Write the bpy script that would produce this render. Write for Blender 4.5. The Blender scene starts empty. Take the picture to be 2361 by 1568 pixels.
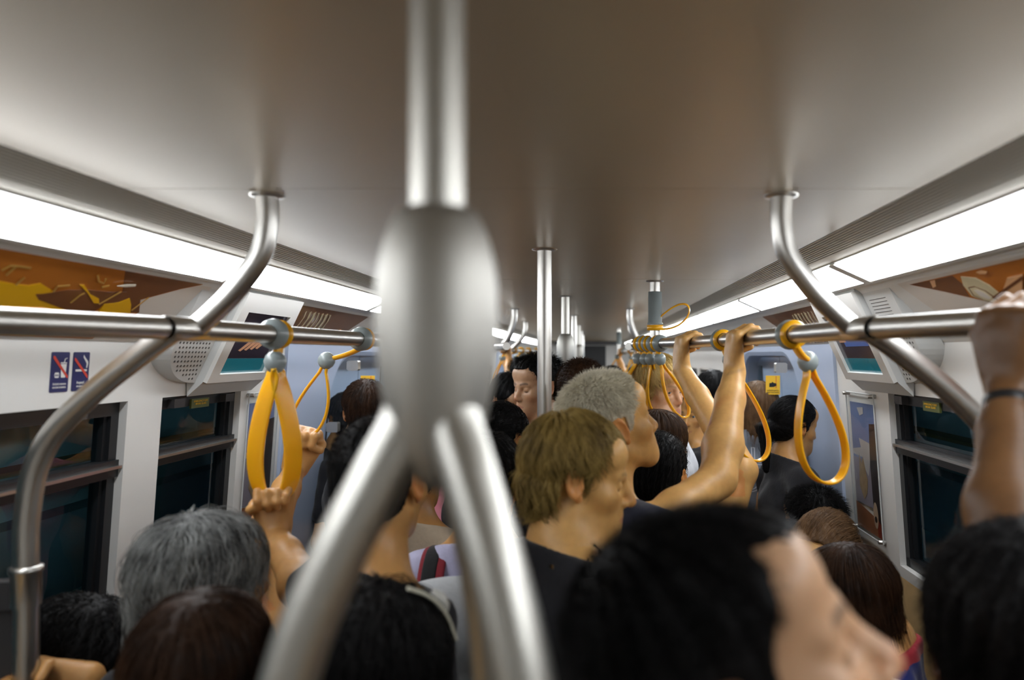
import bpy, math, random
import numpy as np
from mathutils import Vector, Matrix
C = bpy.context.scene
COL = C.collection
random.seed(7); RNG = np.random.default_rng(7)
PI = math.pi
# ---------------------------------------------------------------- camera, world, exposure
EYE = 1.75; FPX = 1700.0; VX, VY = 1365.0, 820.0; XC = -0.12      # camera height, focal length in px, vanishing point, car centre line
cam = bpy.data.objects.new('camera', bpy.data.cameras.new('camera')); COL.objects.link(cam)
cam.location = (0, 0, EYE); cam.rotation_euler = (PI/2, 0, 0)
cd = cam.data; cd.sensor_width = 36; cd.lens = FPX/2361*36
cd.shift_x = -(VX-1180.5)/2361; cd.shift_y = (VY-784)/2361
cd.clip_start = 0.02; cd.clip_end = 100
cd.dof.use_dof = True; cd.dof.focus_distance = 2.35; cd.dof.aperture_fstop = 2.15
C.camera = cam
w = bpy.data.worlds.new('world'); C.world = w; w.use_nodes = True
w.node_tree.nodes['Background'].inputs[0].default_value = (0.02, 0.03, 0.04, 1)
w.node_tree.nodes['Background'].inputs[1].default_value = 0.25
C.view_settings.view_transform = 'Standard'; C.view_settings.look = 'None'
C.view_settings.exposure = 0.12; C.view_settings.gamma = 1.0; C.view_settings.use_curve_mapping = False
LIGHT = 14.0                                                        # diffuser strength
C.cycles.max_bounces = 6; C.cycles.diffuse_bounces = 3; C.cycles.glossy_bounces = 4; C.cycles.use_adaptive_sampling = True; C.cycles.adaptive_threshold = 0.03; C.cycles.transparent_max_bounces = 12
C.cycles.sample_clamp_indirect = 6; C.cycles.caustics_reflective = False; C.cycles.caustics_refractive = False
C.cycles.use_denoising = True

def at(u, v, y):
    """World point that stands at distance y down the car in the direction of photo point (u, v)."""
    return Vector(((u-VX)*y/FPX, y, EYE+(VY-v)*y/FPX))

# ---------------------------------------------------------------- materials
MATS = {}
def mat(name, col, rough=0.5, metal=0.0, emit=0.0, spec=0.5, noise=0.0, nscale=30, trans=0.0, sss=0.0, aniso=0.0, coat=0.0, bump=0.0, sheen=0.0, ecol=None):
    if name in MATS: return MATS[name]
    m = bpy.data.materials.new(name); m.use_nodes = True; nt = m.node_tree
    b = nt.nodes['Principled BSDF']; I = b.inputs
    I['Base Color'].default_value = (*col, 1); I['Roughness'].default_value = rough; I['Metallic'].default_value = metal
    I['Specular IOR Level'].default_value = spec; I['Transmission Weight'].default_value = trans
    if sss: I['Subsurface Weight'].default_value = sss; I['Subsurface Radius'].default_value = (0.012, 0.005, 0.003); I['Subsurface Scale'].default_value = 1.0
    if aniso: I['Anisotropic'].default_value = aniso
    if coat: I['Coat Weight'].default_value = coat
    if sheen: I['Sheen Weight'].default_value = sheen
    if emit: I['Emission Color'].default_value = (*(ecol or col), 1); I['Emission Strength'].default_value = emit
    if noise or bump:
        tc = nt.nodes.new('ShaderNodeTexCoord'); n = nt.nodes.new('ShaderNodeTexNoise'); n.inputs['Scale'].default_value = nscale; n.inputs['Detail'].default_value = 4
        nt.links.new(tc.outputs['Object'], n.inputs['Vector'])
        if noise:
            r = nt.nodes.new('ShaderNodeMix'); r.data_type = 'RGBA'
            r.inputs['A'].default_value = (*[c*(1-noise) for c in col], 1); r.inputs['B'].default_value = (*[min(1, c*(1+noise)) for c in col], 1)
            nt.links.new(n.outputs['Fac'], r.inputs['Factor']); nt.links.new(r.outputs['Result'], I['Base Color'])
        if bump:
            bp = nt.nodes.new('ShaderNodeBump'); bp.inputs['Strength'].default_value = bump; bp.inputs['Distance'].default_value = 0.004
            nt.links.new(n.outputs['Fac'], bp.inputs['Height']); nt.links.new(bp.outputs['Normal'], I['Normal'])
    MATS[name] = m
    return m

CAST = mat('satin cast steel', (0.55, 0.54, 0.50), 0.40, 1.0)
CASTB = mat('sand cast steel', (0.50, 0.49, 0.455), 0.52, 1.0)
def glass_mat(name, tint=(1, 1, 1), ior=1.5, rough=0.0):
    if name in MATS: return MATS[name]
    m = bpy.data.materials.new(name); m.use_nodes = True; nt = m.node_tree; nt.nodes.clear()
    o = nt.nodes.new('ShaderNodeOutputMaterial'); mx = nt.nodes.new('ShaderNodeMixShader'); t = nt.nodes.new('ShaderNodeBsdfTransparent')
    g = nt.nodes.new('ShaderNodeBsdfGlossy'); f = nt.nodes.new('ShaderNodeFresnel')
    t.inputs[0].default_value = (*tint, 1); g.inputs['Roughness'].default_value = rough; f.inputs[0].default_value = ior
    ge = nt.nodes.new('ShaderNodeNewGeometry'); sb = nt.nodes.new('ShaderNodeMath'); sb.operation = 'SUBTRACT'; sb.inputs[0].default_value = 1; ml = nt.nodes.new('ShaderNodeMath'); ml.operation = 'MULTIPLY'
    nt.links.new(ge.outputs['Backfacing'], sb.inputs[1]); nt.links.new(sb.outputs[0], ml.inputs[0]); nt.links.new(f.outputs[0], ml.inputs[1]); nt.links.new(ml.outputs[0], mx.inputs[0]); nt.links.new(t.outputs[0], mx.inputs[1]); nt.links.new(g.outputs[0], mx.inputs[2]); nt.links.new(mx.outputs[0], o.inputs[0])
    MATS[name] = m
    return m

STEEL = mat('brushed stainless steel', (0.60, 0.585, 0.555), 0.33, 1.0, noise=0.05, nscale=60)
CEIL = mat('satin ceiling panel', (0.53, 0.45, 0.33), 0.35, 0.32, spec=0.4, noise=0.04, nscale=6)
SEAM = mat('dark joint', (0.06, 0.055, 0.05), 0.6)
GRILLE = mat('air grille grey', (0.60, 0.56, 0.48), 0.45, 0.2)
WALL = mat('warm white moulded plastic', (0.74, 0.735, 0.71), 0.38, noise=0.02, nscale=8)
LOWER = mat('tan lower wall plastic', (0.72, 0.50, 0.24), 0.4)
PORTAL = mat('pale blue door surround', (0.47, 0.56, 0.74), 0.33, noise=0.02, nscale=8)
LEAF = mat('pale blue door leaf', (0.36, 0.48, 0.66), 0.3, noise=0.02)
BLACK = mat('black rubber and frame paint', (0.012, 0.013, 0.015), 0.38)
DGREY = mat('dark grey plastic', (0.045, 0.043, 0.045), 0.35)
FLOORM = mat('speckled grey floor', (0.16, 0.15, 0.14), 0.6, noise=0.3, nscale=200)
DIFF = mat('lit light diffuser', (0.95, 0.97, 1.0), 0.4, emit=LIGHT, ecol=(0.93, 0.965, 1.0))
GLASS = glass_mat('window glass', (0.72, 0.84, 0.88), 1.55)
CLEAR = glass_mat('clear acrylic', (0.97, 0.98, 0.98), 1.45)
AMBER = mat('amber strap plastic', (0.86, 0.42, 0.008), 0.28, spec=0.5, sss=0.25, noise=0.05, nscale=20)
GREYP = mat('grey green strap fitting', (0.26, 0.30, 0.30), 0.3)
NAVY = mat('navy sign film', (0.018, 0.025, 0.11), 0.35)
WHITE = mat('white print', (0.78, 0.78, 0.76), 0.5)
REDP = mat('red print', (0.62, 0.06, 0.04), 0.5)
YEL = mat('yellow sticker film', (0.85, 0.50, 0.03), 0.45)

# ---------------------------------------------------------------- mesh builder
class MB:
    def __init__(s): s.v = []; s.f = []; s.m = []; s.cur = 0; s.flat = []
    def add(s, vs, fs, flat=False):
        n = len(s.v); s.v += [tuple(x) for x in vs]
        for f in fs: s.f.append([n+i for i in f]); s.m.append(s.cur); s.flat.append(flat)
    def hexa(s, p):   # 8 corners: bottom loop then top loop
        s.add(p, [(0,3,2,1),(4,5,6,7),(0,1,5,4),(1,2,6,5),(2,3,7,6),(3,0,4,7)], True)
    def box(s, a, b):
        x0,y0,z0 = a; x1,y1,z1 = b
        s.hexa([(x0,y0,z0),(x1,y0,z0),(x1,y1,z0),(x0,y1,z0),(x0,y0,z1),(x1,y0,z1),(x1,y1,z1),(x0,y1,z1)])
    def obox(s, c, ax, ay, az):  # centre and three half vectors
        c, ax, ay, az = map(Vector, (c, ax, ay, az))
        s.hexa([c-ax-ay-az, c+ax-ay-az, c+ax+ay-az, c-ax+ay-az, c-ax-ay+az, c+ax-ay+az, c+ax+ay+az, c-ax+ay+az])
    def prism(s, loop, ext):     # planar loop extruded by vector
        n = len(loop); ext = Vector(ext); L = [Vector(p) for p in loop]
        s.add(L+[p+ext for p in L], [tuple(range(n))[::-1], tuple(range(n, 2*n))]+[(i, (i+1) % n, n+(i+1) % n, n+i) for i in range(n)], True)
    def rings(s, rings, closed=False, caps=True):
        k = len(rings[0]); vs = [p for r in rings for p in r]; fs = []
        nr = len(rings)
        for i in range(nr if closed else nr-1):
            a = i*k; b = ((i+1) % nr)*k
            for j in range(k): fs.append((a+j, a+(j+1) % k, b+(j+1) % k, b+j))
        s.add(vs, fs)
        if caps and not closed: s.add(rings[0], [tuple(range(k))[::-1]], True); s.add(rings[-1], [tuple(range(k))], True)
    def tube(s, path, r, n=16, closed=False, caps=True):
        P = [Vector(p) for p in path]; R = r if hasattr(r, '__len__') else [r]*len(P)
        T = []
        for i in range(len(P)):
            a = P[i-1] if (i > 0 or closed) else P[i]; b = P[(i+1) % len(P)] if (i < len(P)-1 or closed) else P[i]
            T.append((b-a).normalized())
        u = T[0].orthogonal().normalized(); out = []
        for i in range(len(P)):
            u = (u-T[i]*u.dot(T[i])).normalized(); v = T[i].cross(u)
            out.append([P[i]+R[i]*(u*math.cos(2*PI*j/n)+v*math.sin(2*PI*j/n)) for j in range(n)])
        s.rings(out, closed, caps)
    def lathe(s, c, axis, prof, n=24, caps=True):   # prof: (distance along axis, radius)
        c = Vector(c); ax = Vector(axis).normalized(); u = ax.orthogonal().normalized(); v = ax.cross(u)
        s.rings([[c+ax*h+r*(u*math.cos(2*PI*j/n)+v*math.sin(2*PI*j/n)) for j in range(n)] for h, r in prof], False, caps)
    def belt(s, path, normal, w, t, closed=True):   # flat strap of width w along `normal`, thickness t in the loop's plane, softly rounded
        P = [Vector(p) for p in path]; N = len(P); out = []
        nv = normal if isinstance(normal, list) else [Vector(normal).normalized()]*N
        for i in range(N):
            a = P[i-1] if (i > 0 or closed) else P[i]; b = P[(i+1) % N] if (i < N-1 or closed) else P[i]
            tg = (b-a).normalized(); nn = (nv[i]-tg*nv[i].dot(tg)).normalized(); bb = tg.cross(nn)
            sec = []
            for q in range(12):
                an = 2*PI*(q+0.5)/12; cx, cy = math.cos(an), math.sin(an)
                sec.append(P[i]+nn*(w/2)*math.copysign(abs(cx)**0.6, cx)+bb*(t/2)*math.copysign(abs(cy)**0.6, cy))
            out.append(sec)
        s.rings(out, closed, not closed)
    def build(s, name, mats, parent=None, smooth=True):
        me = bpy.data.meshes.new(name); me.from_pydata(s.v, [], s.f)
        for m in (mats if isinstance(mats, (list, tuple)) else [mats]): me.materials.append(m)
        me.polygons.foreach_set('material_index', s.m)
        me.polygons.foreach_set('use_smooth', [smooth and not fl for fl in s.flat])
        me.update()
        o = bpy.data.objects.new(name, me); COL.objects.link(o)
        if parent is not None:
            o.parent = parent; o.matrix_parent_inverse = Matrix.Translation(-Vector(parent.location))
        return o

def tag(o, label=None, cat=None, group=None, kind=None):
    if label: o['label'] = label
    if cat: o['category'] = cat
    if group: o['group'] = group
    if kind: o['kind'] = kind
    return o
def thing(name, label, cat, loc, group=None):
    o = bpy.data.objects.new(name, None); COL.objects.link(o); o.location = loc; o.empty_display_size = 0.05
    return tag(o, label, cat, group)
def struct(o): o['kind'] = 'structure'; return o

def text(body, name, m, origin, right, up, height, parent=None, align='CENTER', ext=0.0003, outline=0.0, width=None, part=True):
    """Lettering as a mesh lying in the plane of right and up."""
    cu = bpy.data.curves.new(name, 'FONT'); cu.body = body; cu.align_x = align; cu.align_y = 'CENTER'; cu.size = 1; cu.extrude = ext/height
    if outline: cu.fill_mode = 'NONE'; cu.bevel_depth = outline; cu.extrude = 0
    o = bpy.data.objects.new(name, cu); COL.objects.link(o)
    me = bpy.data.meshes.new_from_object(o.evaluated_get(bpy.context.evaluated_depsgraph_get()))
    bpy.data.objects.remove(o); bpy.data.curves.remove(cu)
    r = Vector(right).normalized(); uu = Vector(up).normalized(); n = r.cross(uu)
    sx = height
    if width and len(me.vertices):
        xs = [v.co.x for v in me.vertices]; sx = width/max(1e-4, max(xs)-min(xs))
    for v in me.vertices: v.co = Vector(origin)+r*v.co.x*sx+uu*v.co.y*height+n*(v.co.z*height)
    me.materials.clear(); me.materials.append(m)
    me.name = name
    q = bpy.data.objects.new(name, me); COL.objects.link(q)
    if parent is not None: q.parent = parent; q.matrix_parent_inverse = Matrix.Translation(-Vector(parent.location))
    return q

def smooth_path(pts, n=10):
    P = [Vector(p) for p in pts]; P = [P[0]*2-P[1]]+P+[P[-1]*2-P[-2]]; out = []
    for i in range(1, len(P)-2):
        for k in range(n):
            t = k/n; a, b, c, d = P[i-1:i+3]
            out.append(0.5*((2*b)+(c-a)*t+(2*a-5*b+4*c-d)*t*t+(3*b-a-3*c+d)*t**3))
    return out+[P[-2]]
def lerp(a, b, t): return a+(b-a)*t

# ---------------------------------------------------------------- the car body
Y0, Y1 = -1.2, 15.0
DZC = 0.284                                  # ceiling above the lens
ZC = EYE+DZC
def HW(zr): return 1.04+(0.034-zr)*0.072      # half width of the wall at height zr above the lens
def WP(side, y, zr, inset=0.0): return Vector((XC+side*(HW(zr)-inset), y, EYE+zr))
COVE = [(0.673, 0.284), (0.76, 0.245), (0.864, 0.198), (0.888, 0.185), (1.04, 0.034)]
def CP(side, y, h, z, out=0.0):               # point of the cove profile, pushed into the room by out
    return Vector((XC+side*(h-out*0.7), y, EYE+z-out*0.7))
def AD(side, y, t, out=0.0): return CP(side, y, lerp(0.888, 1.04, t), lerp(0.185, 0.034, t), out)

mb = MB(); mb.box((XC-1.2, Y0, -0.05), (XC+1.2, Y1, 0)); struct(mb.build('floor', FLOORM))
SEAMS = [1.254+1.497*k for k in range(-1, 10)]
mb = MB(); ys = [Y0]+SEAMS+[Y1]
for i in range(len(ys)-1): mb.box((XC-0.673, ys[i]+(0.0016 if i else 0), ZC), (XC+0.673, ys[i+1]-0.0016, ZC+0.02))
mb.cur = 1; mb.box((XC-0.673, Y0, ZC+0.004), (XC+0.673, Y1, ZC+0.03))
struct(mb.build('ceiling', [CEIL, SEAM]))
for sd, side, nm in ((-1, 'left', 'trim_1'), (1, 'right', 'trim_2')):
    # air grille: slats running along the car over a dark slot, then a plain lip
    mb = MB(); a, b = Vector((0.673, 0.284)), Vector((0.76, 0.245)); d = (b-a); nrm = Vector((-d.y, d.x)).normalized()*-1
    if nrm.y < 0: nrm = -nrm
    def strip(t0, t1, up0, up1):
        q = [a+d*t0+nrm*up0, a+d*t1+nrm*up0, a+d*t1+nrm*up1, a+d*t0+nrm*up1]
        mb.prism([(XC+sd*p.x, Y0, EYE+p.y) for p in q], (0, Y1-Y0, 0))
    for k in range(9): strip(0.03+k*0.072, 0.03+k*0.072+0.036, 0.0, 0.012)
    strip(0.68, 1.0, 0.0, 0.012)
    mb.cur = 1; strip(-0.02, 1.0, 0.022, 0.03)
    struct(mb.build(nm, [GRILLE, SEAM], smooth=False))
    # lip beyond the lights and the sloping cove panel
    mb = MB()
    def cstrip(h0, z0, h1, z1, th=0.02):
        mb.prism([(XC+sd*h0, Y0, EYE+z0), (XC+sd*h1, Y0, EYE+z1), (XC+sd*(h1+th), Y0, EYE+z1+th), (XC+sd*(h0+th), Y0, EYE+z0+th)], (0, Y1-Y0, 0))
    cstrip(0.864, 0.198, 0.888, 0.185); cstrip(0.888, 0.185, 1.04, 0.034); cstrip(0.752, 0.262, 0.875, 0.207, 0.01)
    struct(mb.build('trim_3' if sd < 0 else 'trim_4', WALL, smooth=False))

WIN = {-1: [(0.2, 1.86), (2.01, 2.46), (5.45, 6.4), (6.55, 8.6), (11.6, 14.5)], 1: [(0.2, 1.67), (1.80, 2.32), (5.45, 6.4), (6.55, 8.6), (11.6, 14.5)]}
DOORS = [(2.79, 5.06), (8.9, 11.2)]
ZT, ZB = -0.115, -0.66
def wall_slab(mb, sd, y0, y1, z0, z1, th=0.05):
    p = [WP(sd, y0, z0), WP(sd, y1, z0), WP(sd, y1, z1), WP(sd, y0, z1)]
    mb.prism(p if sd > 0 else p[::-1], (sd*th, 0, 0))
for sd, side in ((-1, 'left'), (1, 'right')):
    mb = MB(); spans = [(Y0, 2.79), (5.06, 8.9), (11.2, Y1)]
    for a, b in spans:
        wall_slab(mb, sd, a, b, ZT, 0.05)
        ws = [x for x in WIN[sd] if a <= x[0] < b]; cur = a
        for x0, x1 in ws: wall_slab(mb, sd, cur, x0, ZB, ZT); cur = x1
        wall_slab(mb, sd, cur, b, ZB, ZT)
        wall_slab(mb, sd, a, b, ZB-0.035, ZB)
        mb.cur = 1; wall_slab(mb, sd, a, b, -EYE, ZB-0.035); mb.cur = 0
    struct(mb.build('wall_'+side, [WALL, LOWER], smooth=False))
mb = MB(); mb.box((XC-1.3, Y1, 0), (XC+1.3, Y1+0.05, 2.1)); mb.cur = 1; mb.box((XC-0.4, Y1-0.01, 0), (XC+0.4, Y1, 1.95))
mb.cur = 2; mb.box((XC-0.62, Y1-0.5, ZC-0.07), (XC+0.62, Y1-0.02, ZC-0.002)); struct(mb.build('wall_back', [WALL, BLACK, DGREY], smooth=False))
mb = MB(); mb.box((XC-1.3, Y0-0.05, 0), (XC+1.3, Y0, 2.1)); struct(mb.build('wall_front', WALL, smooth=False))
# outside the glass: tunnel lining, its teal put in for reflections in the panes
TUN = mat('reflection teal lining', (0.52, 0.80, 0.84), 0.8, noise=0.3, nscale=3)
TUN2 = mat('tunnel cable trough', (0.25, 0.38, 0.42), 0.8)
TUN3 = mat('painted reflection line', (0.25, 0.20, 0.05), 0.6)  # yellow strip on the lining, painted in for a line reflected in the window
for sd, side in ((-1, 'left'), (1, 'right')):
    mb = MB(); x = XC+sd*1.75; mb.box((min(x, x+sd*0.1), Y0-2, -0.5), (max(x, x+sd*0.1), Y1+2, 3.2))
    mb.cur = 1; x2 = XC+sd*1.65; mb.box((min(x2, x), Y0-2, 0.95), (max(x2, x), Y1+2, 1.22)); 
    mb.cur = 2; mb.box((min(x2, x), Y0-2, 1.38), (max(x2, x), Y1+2, 1.395))
    struct(mb.build('wall_tunnel_'+side, [TUN, TUN2, TUN3], smooth=False))

# ---------------------------------------------------------------- windows
wn = 0
for sd in (-1, 1):
    for (x0, x1) in WIN[sd]:
        wn += 1
        root = bpy.data.objects.new('window_%d' % wn, None); COL.objects.link(root); root.location = WP(sd, (x0+x1)/2, ZB); struct(root)
        mb = MB()
        def bar(mb, y0, y1, z0, z1, i0=-0.03, i1=-0.055):
            p = [WP(sd, y0, z0, i0), WP(sd, y1, z0, i0), WP(sd, y1, z1, i0), WP(sd, y0, z1, i0)]
            mb.prism(p if sd > 0 else p[::-1], (sd*(i0-i1), 0, 0))
        fw = 0.03
        bar(mb, x0, x1, ZT-0.035, ZT, -0.02); bar(mb, x0, x1, ZB, ZB+fw, -0.02)
        bar(mb, x0, x0+fw, ZB, ZT, -0.02); bar(mb, x1-fw, x1, ZB, ZT, -0.02)
        bar(mb, x0+fw, x0+fw+0.012, ZB, ZT); bar(mb, x1-fw-0.012, x1-fw, ZB, ZT)
        mb.build('frame', BLACK, root, smooth=False)
        mb = MB(); bar(mb, x0, x1, -0.305, -0.262, -0.012); mb.cur = 1; bar(mb, x0-0.004, x1+0.004, -0.283, -0.276, -0.002)
        mb.build('transom', [BLACK, STEEL], root, smooth=False)
        mb = MB(); bar(mb, x0+0.01, x1-0.01, -0.27, ZT-0.01, -0.042, -0.045); mb.build('hopper_pane', GLASS, root, smooth=False)
        mb = MB(); bar(mb, x0+0.01, x1-0.01, ZB+0.01, -0.29, -0.042, -0.045); mb.build('lower_pane', GLASS, root, smooth=False)
        if x0 < 3:
            for yy in ((x0+0.06, x1-0.10) if x1-x0 < 1 else (x0+0.9, x1-0.2)):
                mb = MB(); bar(mb, yy, yy+0.055, ZT-0.033, ZT-0.008, 0.0); mb.build('latch', DGREY, root, smooth=False)
            yc = (x0+x1)/2 if x1-x0 < 1 else 1.42
            mb = MB(); bar(mb, yc-0.05, yc+0.05, ZT-0.042, ZT-0.014, -0.014, -0.02)
            lab = mb.build('notice_label', mat('olive window notice', (0.10, 0.12, 0.03), 0.5), root, smooth=False)
            rt = Vector((0, -sd, 0)); up = (WP(sd, 0, 0)-WP(sd, 0, -1)).normalized()
            text('EMERGENCY EXIT\nBREAK GLASS', 'lettering', YEL, WP(sd, yc, ZT-0.026, -0.0125), rt, up, 0.008, lab, width=0.08)

# ---------------------------------------------------------------- door surrounds and leaves
for di, (d0, d1) in enumerate(DOORS):
    for sd in (-1, 1):
        root = bpy.data.objects.new('door_%d' % (di*2+(1 if sd < 0 else 2)), None); COL.objects.link(root); root.location = WP(sd, (d0+d1)/2, -EYE); struct(root)
        o0, o1, zt, rad = d0+0.46, d1-0.46, 0.02, 0.30
        # surround with a round-cornered opening, as a ring of quads between the outer and inner outlines
        inner = [(o0, -EYE)]+[(o0+rad-rad*math.cos(a), zt-rad+rad*math.sin(a)) for a in [PI/2*k/10 for k in range(11)]]
        inner += [(o1-rad+rad*math.sin(a), zt-rad+rad*math.cos(a)) for a in [PI/2*k/10 for k in range(11)]]+[(o1, -EYE)]
        outer = [(d0, -EYE)]+[(d0, lerp(-0.3, 0.045, k/10)) if k < 10 else (d0, 0.045) for k in range(11)]+[(d1, lerp(0.045, -0.3, k/10)) for k in range(11)]+[(d1, -EYE)]
        mb = MB(); n = len(inner)
        fo = [WP(sd, y, z, 0.012) for y, z in outer]; fi = [WP(sd, y, z, 0.012) for y, z in inner]
        fi2 = [WP(sd, y+(0.02 if y < (d0+d1)/2 else -0.02), z-(0.02 if z > -0.25 else 0), 0.0) for y, z in inner]
        bi = [WP(sd, y+(0.02 if y < (d0+d1)/2 else -0.02), z-(0.02 if z > -0.25 else 0), -0.12) for y, z in inner]; bo = [WP(sd, y, z, -0.12) for y, z in outer]
        for A, B in ((fo, fi), (fi, fi2), (fi2, bi), (bi, bo), (bo, fo)):
            mb.add(A+B, [(i, i+1, n+i+1, n+i) for i in range(n-1)], A is fo or A is bi)
        mb.build('surround', PORTAL, root)
        ym = (d0+d1)/2
        for q, (l0, l1) in enumerate(((o0-0.06, ym-0.004), (ym+0.004, o1+0.06))):
            mb = MB()
            def lp(y0, y1, z0, z1, i0=-0.075, th=0.035):
                p = [WP(sd, y0, z0, i0), WP(sd, y1, z0, i0), WP(sd, y1, z1, i0), WP(sd, y0, z1, i0)]
                mb.prism(p if sd > 0 else p[::-1], (sd*th, 0, 0))
            w0, w1 = (l0+0.10, l0+0.32) if q == 0 else (l1-0.32, l1-0.10)
            lp(l0, w0, -EYE, 0.03); lp(w1, l1, -EYE, 0.03); lp(w0, w1, -0.06, 0.03); lp(w0, w1, -EYE, -0.9)
            leaf = mb.build('leaf', LEAF, root, smooth=False)
            mb = MB(); lp(w0, w1, -0.9, -0.06, -0.085, 0.01); mb.build('pane', GLASS, leaf, smooth=False)
            mb = MB(); lp(w0, w0+0.012, -0.9, -0.06, -0.072, 0.012); lp(w1-0.012, w1, -0.9, -0.06, -0.072, 0.012); mb.build('gasket', BLACK, leaf, smooth=False)
# ---------------------------------------------------------------- ceiling lights
LENS = glass_mat('clear light cover', (0.98, 0.98, 1.0), 1.3)
bounds = [-0.52+1.237*k for k in range(13)]
ORD = ['nearest', 'second', 'third', 'fourth', 'fifth', 'sixth', 'seventh', 'eighth', 'ninth', 'tenth', 'eleventh', 'twelfth', 'thirteenth']
for sd in (-1, 1):
    for i in range(len(bounds)-1):
        a, b = bounds[i]+0.022, bounds[i+1]-0.022
        if b < 0.5: continue
        seen = i-1
        lt = thing('ceiling_light', 'white light panel over the %s windows, %s along its row' % ('left' if sd < 0 else 'right', ORD[max(0, i-1)]), 'light', CP(sd, (a+b)/2, 0.812, 0.2215), 'light panels along the car')
        def pt(y, t, out): return CP(sd, y, lerp(0.76, 0.864, t), lerp(0.245, 0.198, t), out)
        mb = MB()
        def fr(y0, y1, t0, t1, o0, o1):
            q = [pt(y0, t0, o0), pt(y1, t0, o0), pt(y1, t1, o0), pt(y0, t1, o0)]; e = pt(0, 0, o1)-pt(0, 0, o0); mb.prism(q, e)
        fr(a-0.02, b+0.02, -0.02, 0.03, -0.004, 0.004); fr(a-0.02, b+0.02, 0.93, 1.03, -0.004, 0.010); fr(a-0.022, a, 0, 1, -0.004, 0.011); fr(b, b+0.022, 0, 1, -0.004, 0.011)
        mb.build('frame', WALL, lt, smooth=False)
        mb = MB(); fr(a, b, 0.03, 0.93, -0.003, 0.009); mb.build('diffuser', DIFF, lt, smooth=False)
# ---------------------------------------------------------------- grab poles on the centre line
RT = 0.0192
def flange(mb, x, y): mb.lathe((x, y, ZC), (0, 0, -1), [(0, 0.034), (0.002, 0.033), (0.004, 0.024), (0.005, RT)], 24, False)
def single_pole(y, label):
    t = thing('grab_pole', label, 'pole', (XC-0.007, y, 0), 'grab poles down the middle of the car')
    mb = MB(); mb.tube([(XC-0.007, y, 0.0), (XC-0.007, y, 1.0), (XC-0.007, y, ZC)], RT, 24); mb.build('tube', STEEL, t)
    mb = MB(); flange(mb, XC-0.007, y); mb.build('ceiling_flange', STEEL, t)
    mb = MB(); mb.lathe((XC-0.007, y, 0), (0, 0, 1), [(0, 0.05), (0.006, 0.048), (0.012, RT)], 24, False); mb.build('floor_flange', STEEL, t)
def triple_pole(y, label, x=None, rot=193):
    x = XC-0.007 if x is None else x
    t = thing('triple_grab_pole', label, 'pole', (x, y, 0), 'grab poles down the middle of the car')
    zt = EYE+0.104
    mb = MB(); mb.tube([(x, y, zt-0.02), (x, y, ZC)], RT, 32); flange(mb, x, y); mb.build('upper_tube', CAST, t)
    prof = [(0, RT*1.02), (0.002, 0.0265), (0.010, 0.0310), (0.022, 0.0360), (0.038, 0.0400), (0.056, 0.0420), (0.078, 0.0425), (0.10, 0.0418), (0.125, 0.0390), (0.15, 0.0335), (0.17, 0.0275), (0.185, 0.0205), (0.194, 0.0125), (0.198, 0.005), (0.199, 0.001)]
    mb = MB(); mb.lathe((x, y, zt), (0, 0, -1), prof, 40, False); mb.build('junction', CASTB, t)
    for k in range(3):
        a = math.radians(rot+120*k); ca, sa = math.cos(a), math.sin(a)
        rz = [(0.006, 0.02), (0.018, -0.04), (0.040, -0.085), (0.068, -0.14), (0.092, -0.20), (0.108, -0.27), (0.117, -0.36), (0.120, -0.50), (0.120, -0.75), (0.105, -0.95), (0.07, -1.07), (0.03, -1.14)]
        p = smooth_path([(x+r*ca, y+r*sa, EYE+z) for r, z in rz], 8)
        mb = MB(); mb.tube(p, RT, 28); mb.build('branch', CAST, t)
    mb = MB(); mb.lathe((x, y, 0), (0, 0, 1), [(0, 0.05), (0.01, 0.048), (0.014, RT), (0.58, RT), (0.60, 0.04), (0.66, 0.036), (0.70, 0.01)], 24, False); mb.build('lower_tube', STEEL, t)
triple_pole(0.52, 'out of focus steel pole right in front of the lens, splitting into three branches', x=-0.109, rot=196)
single_pole(1.97, 'plain straight steel pole behind the grey haired man, second along the middle row')
triple_pole(3.52, 'steel triple pole gripped by brown fingers, third along the middle row', rot=160)
single_pole(5.19, 'slim steel pole behind the triple pole, fourth along the middle row')
triple_pole(6.85, 'small steel triple pole far down the car, fifth along the middle row', rot=170)
single_pole(8.5, 'slim far steel pole, sixth along the middle row')
single_pole(10.2, 'slim farthest steel pole, last of the middle row')

# ---------------------------------------------------------------- hand rails
ZR = EYE+0.046
RAILS = {}
def catm(pts, n=12): return smooth_path(pts, n)
def rail_half(y, bay=0):
    P = ([0.68, 1.25, 2.35, 2.6, 2.81, 2.93], [0.79, 0.59, 0.49, 0.44, 0.36, 0.29]) if bay == 0 else ([3.62, 3.9, 4.43, 5.2, 6.2, 7.0, 7.66], [0.30, 0.385, 0.43, 0.50, 0.57, 0.50, 0.40])
    return float(np.interp(y, *P))
def rail_pt(sd, y, bay=0): return Vector((XC+sd*rail_half(y, bay), y, ZR))
def rail_dir(sd, y, bay=0): return (rail_pt(sd, y+0.02, bay)-rail_pt(sd, y-0.02, bay)).normalized()
def stanchion(mb, sd, y, bay, dh):
    top = Vector((XC+sd*(rail_half(y, bay)-dh), y, ZC)); bot = rail_pt(sd, y, bay)
    dx = sd
    p = [top, top+Vector((0, 0, -0.05)), top+Vector((dx*0.012, 0, -0.105)), top+Vector((dx*dh*0.42, 0, -0.165)), bot+Vector((-dx*dh*0.28, 0, 0.032)), bot]
    mb.tube(smooth_path(p, 8), RT, 20); mb.lathe(top, (0, 0, -1), [(0, 0.03), (0.003, 0.029), (0.005, RT)], 24, False)
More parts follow.
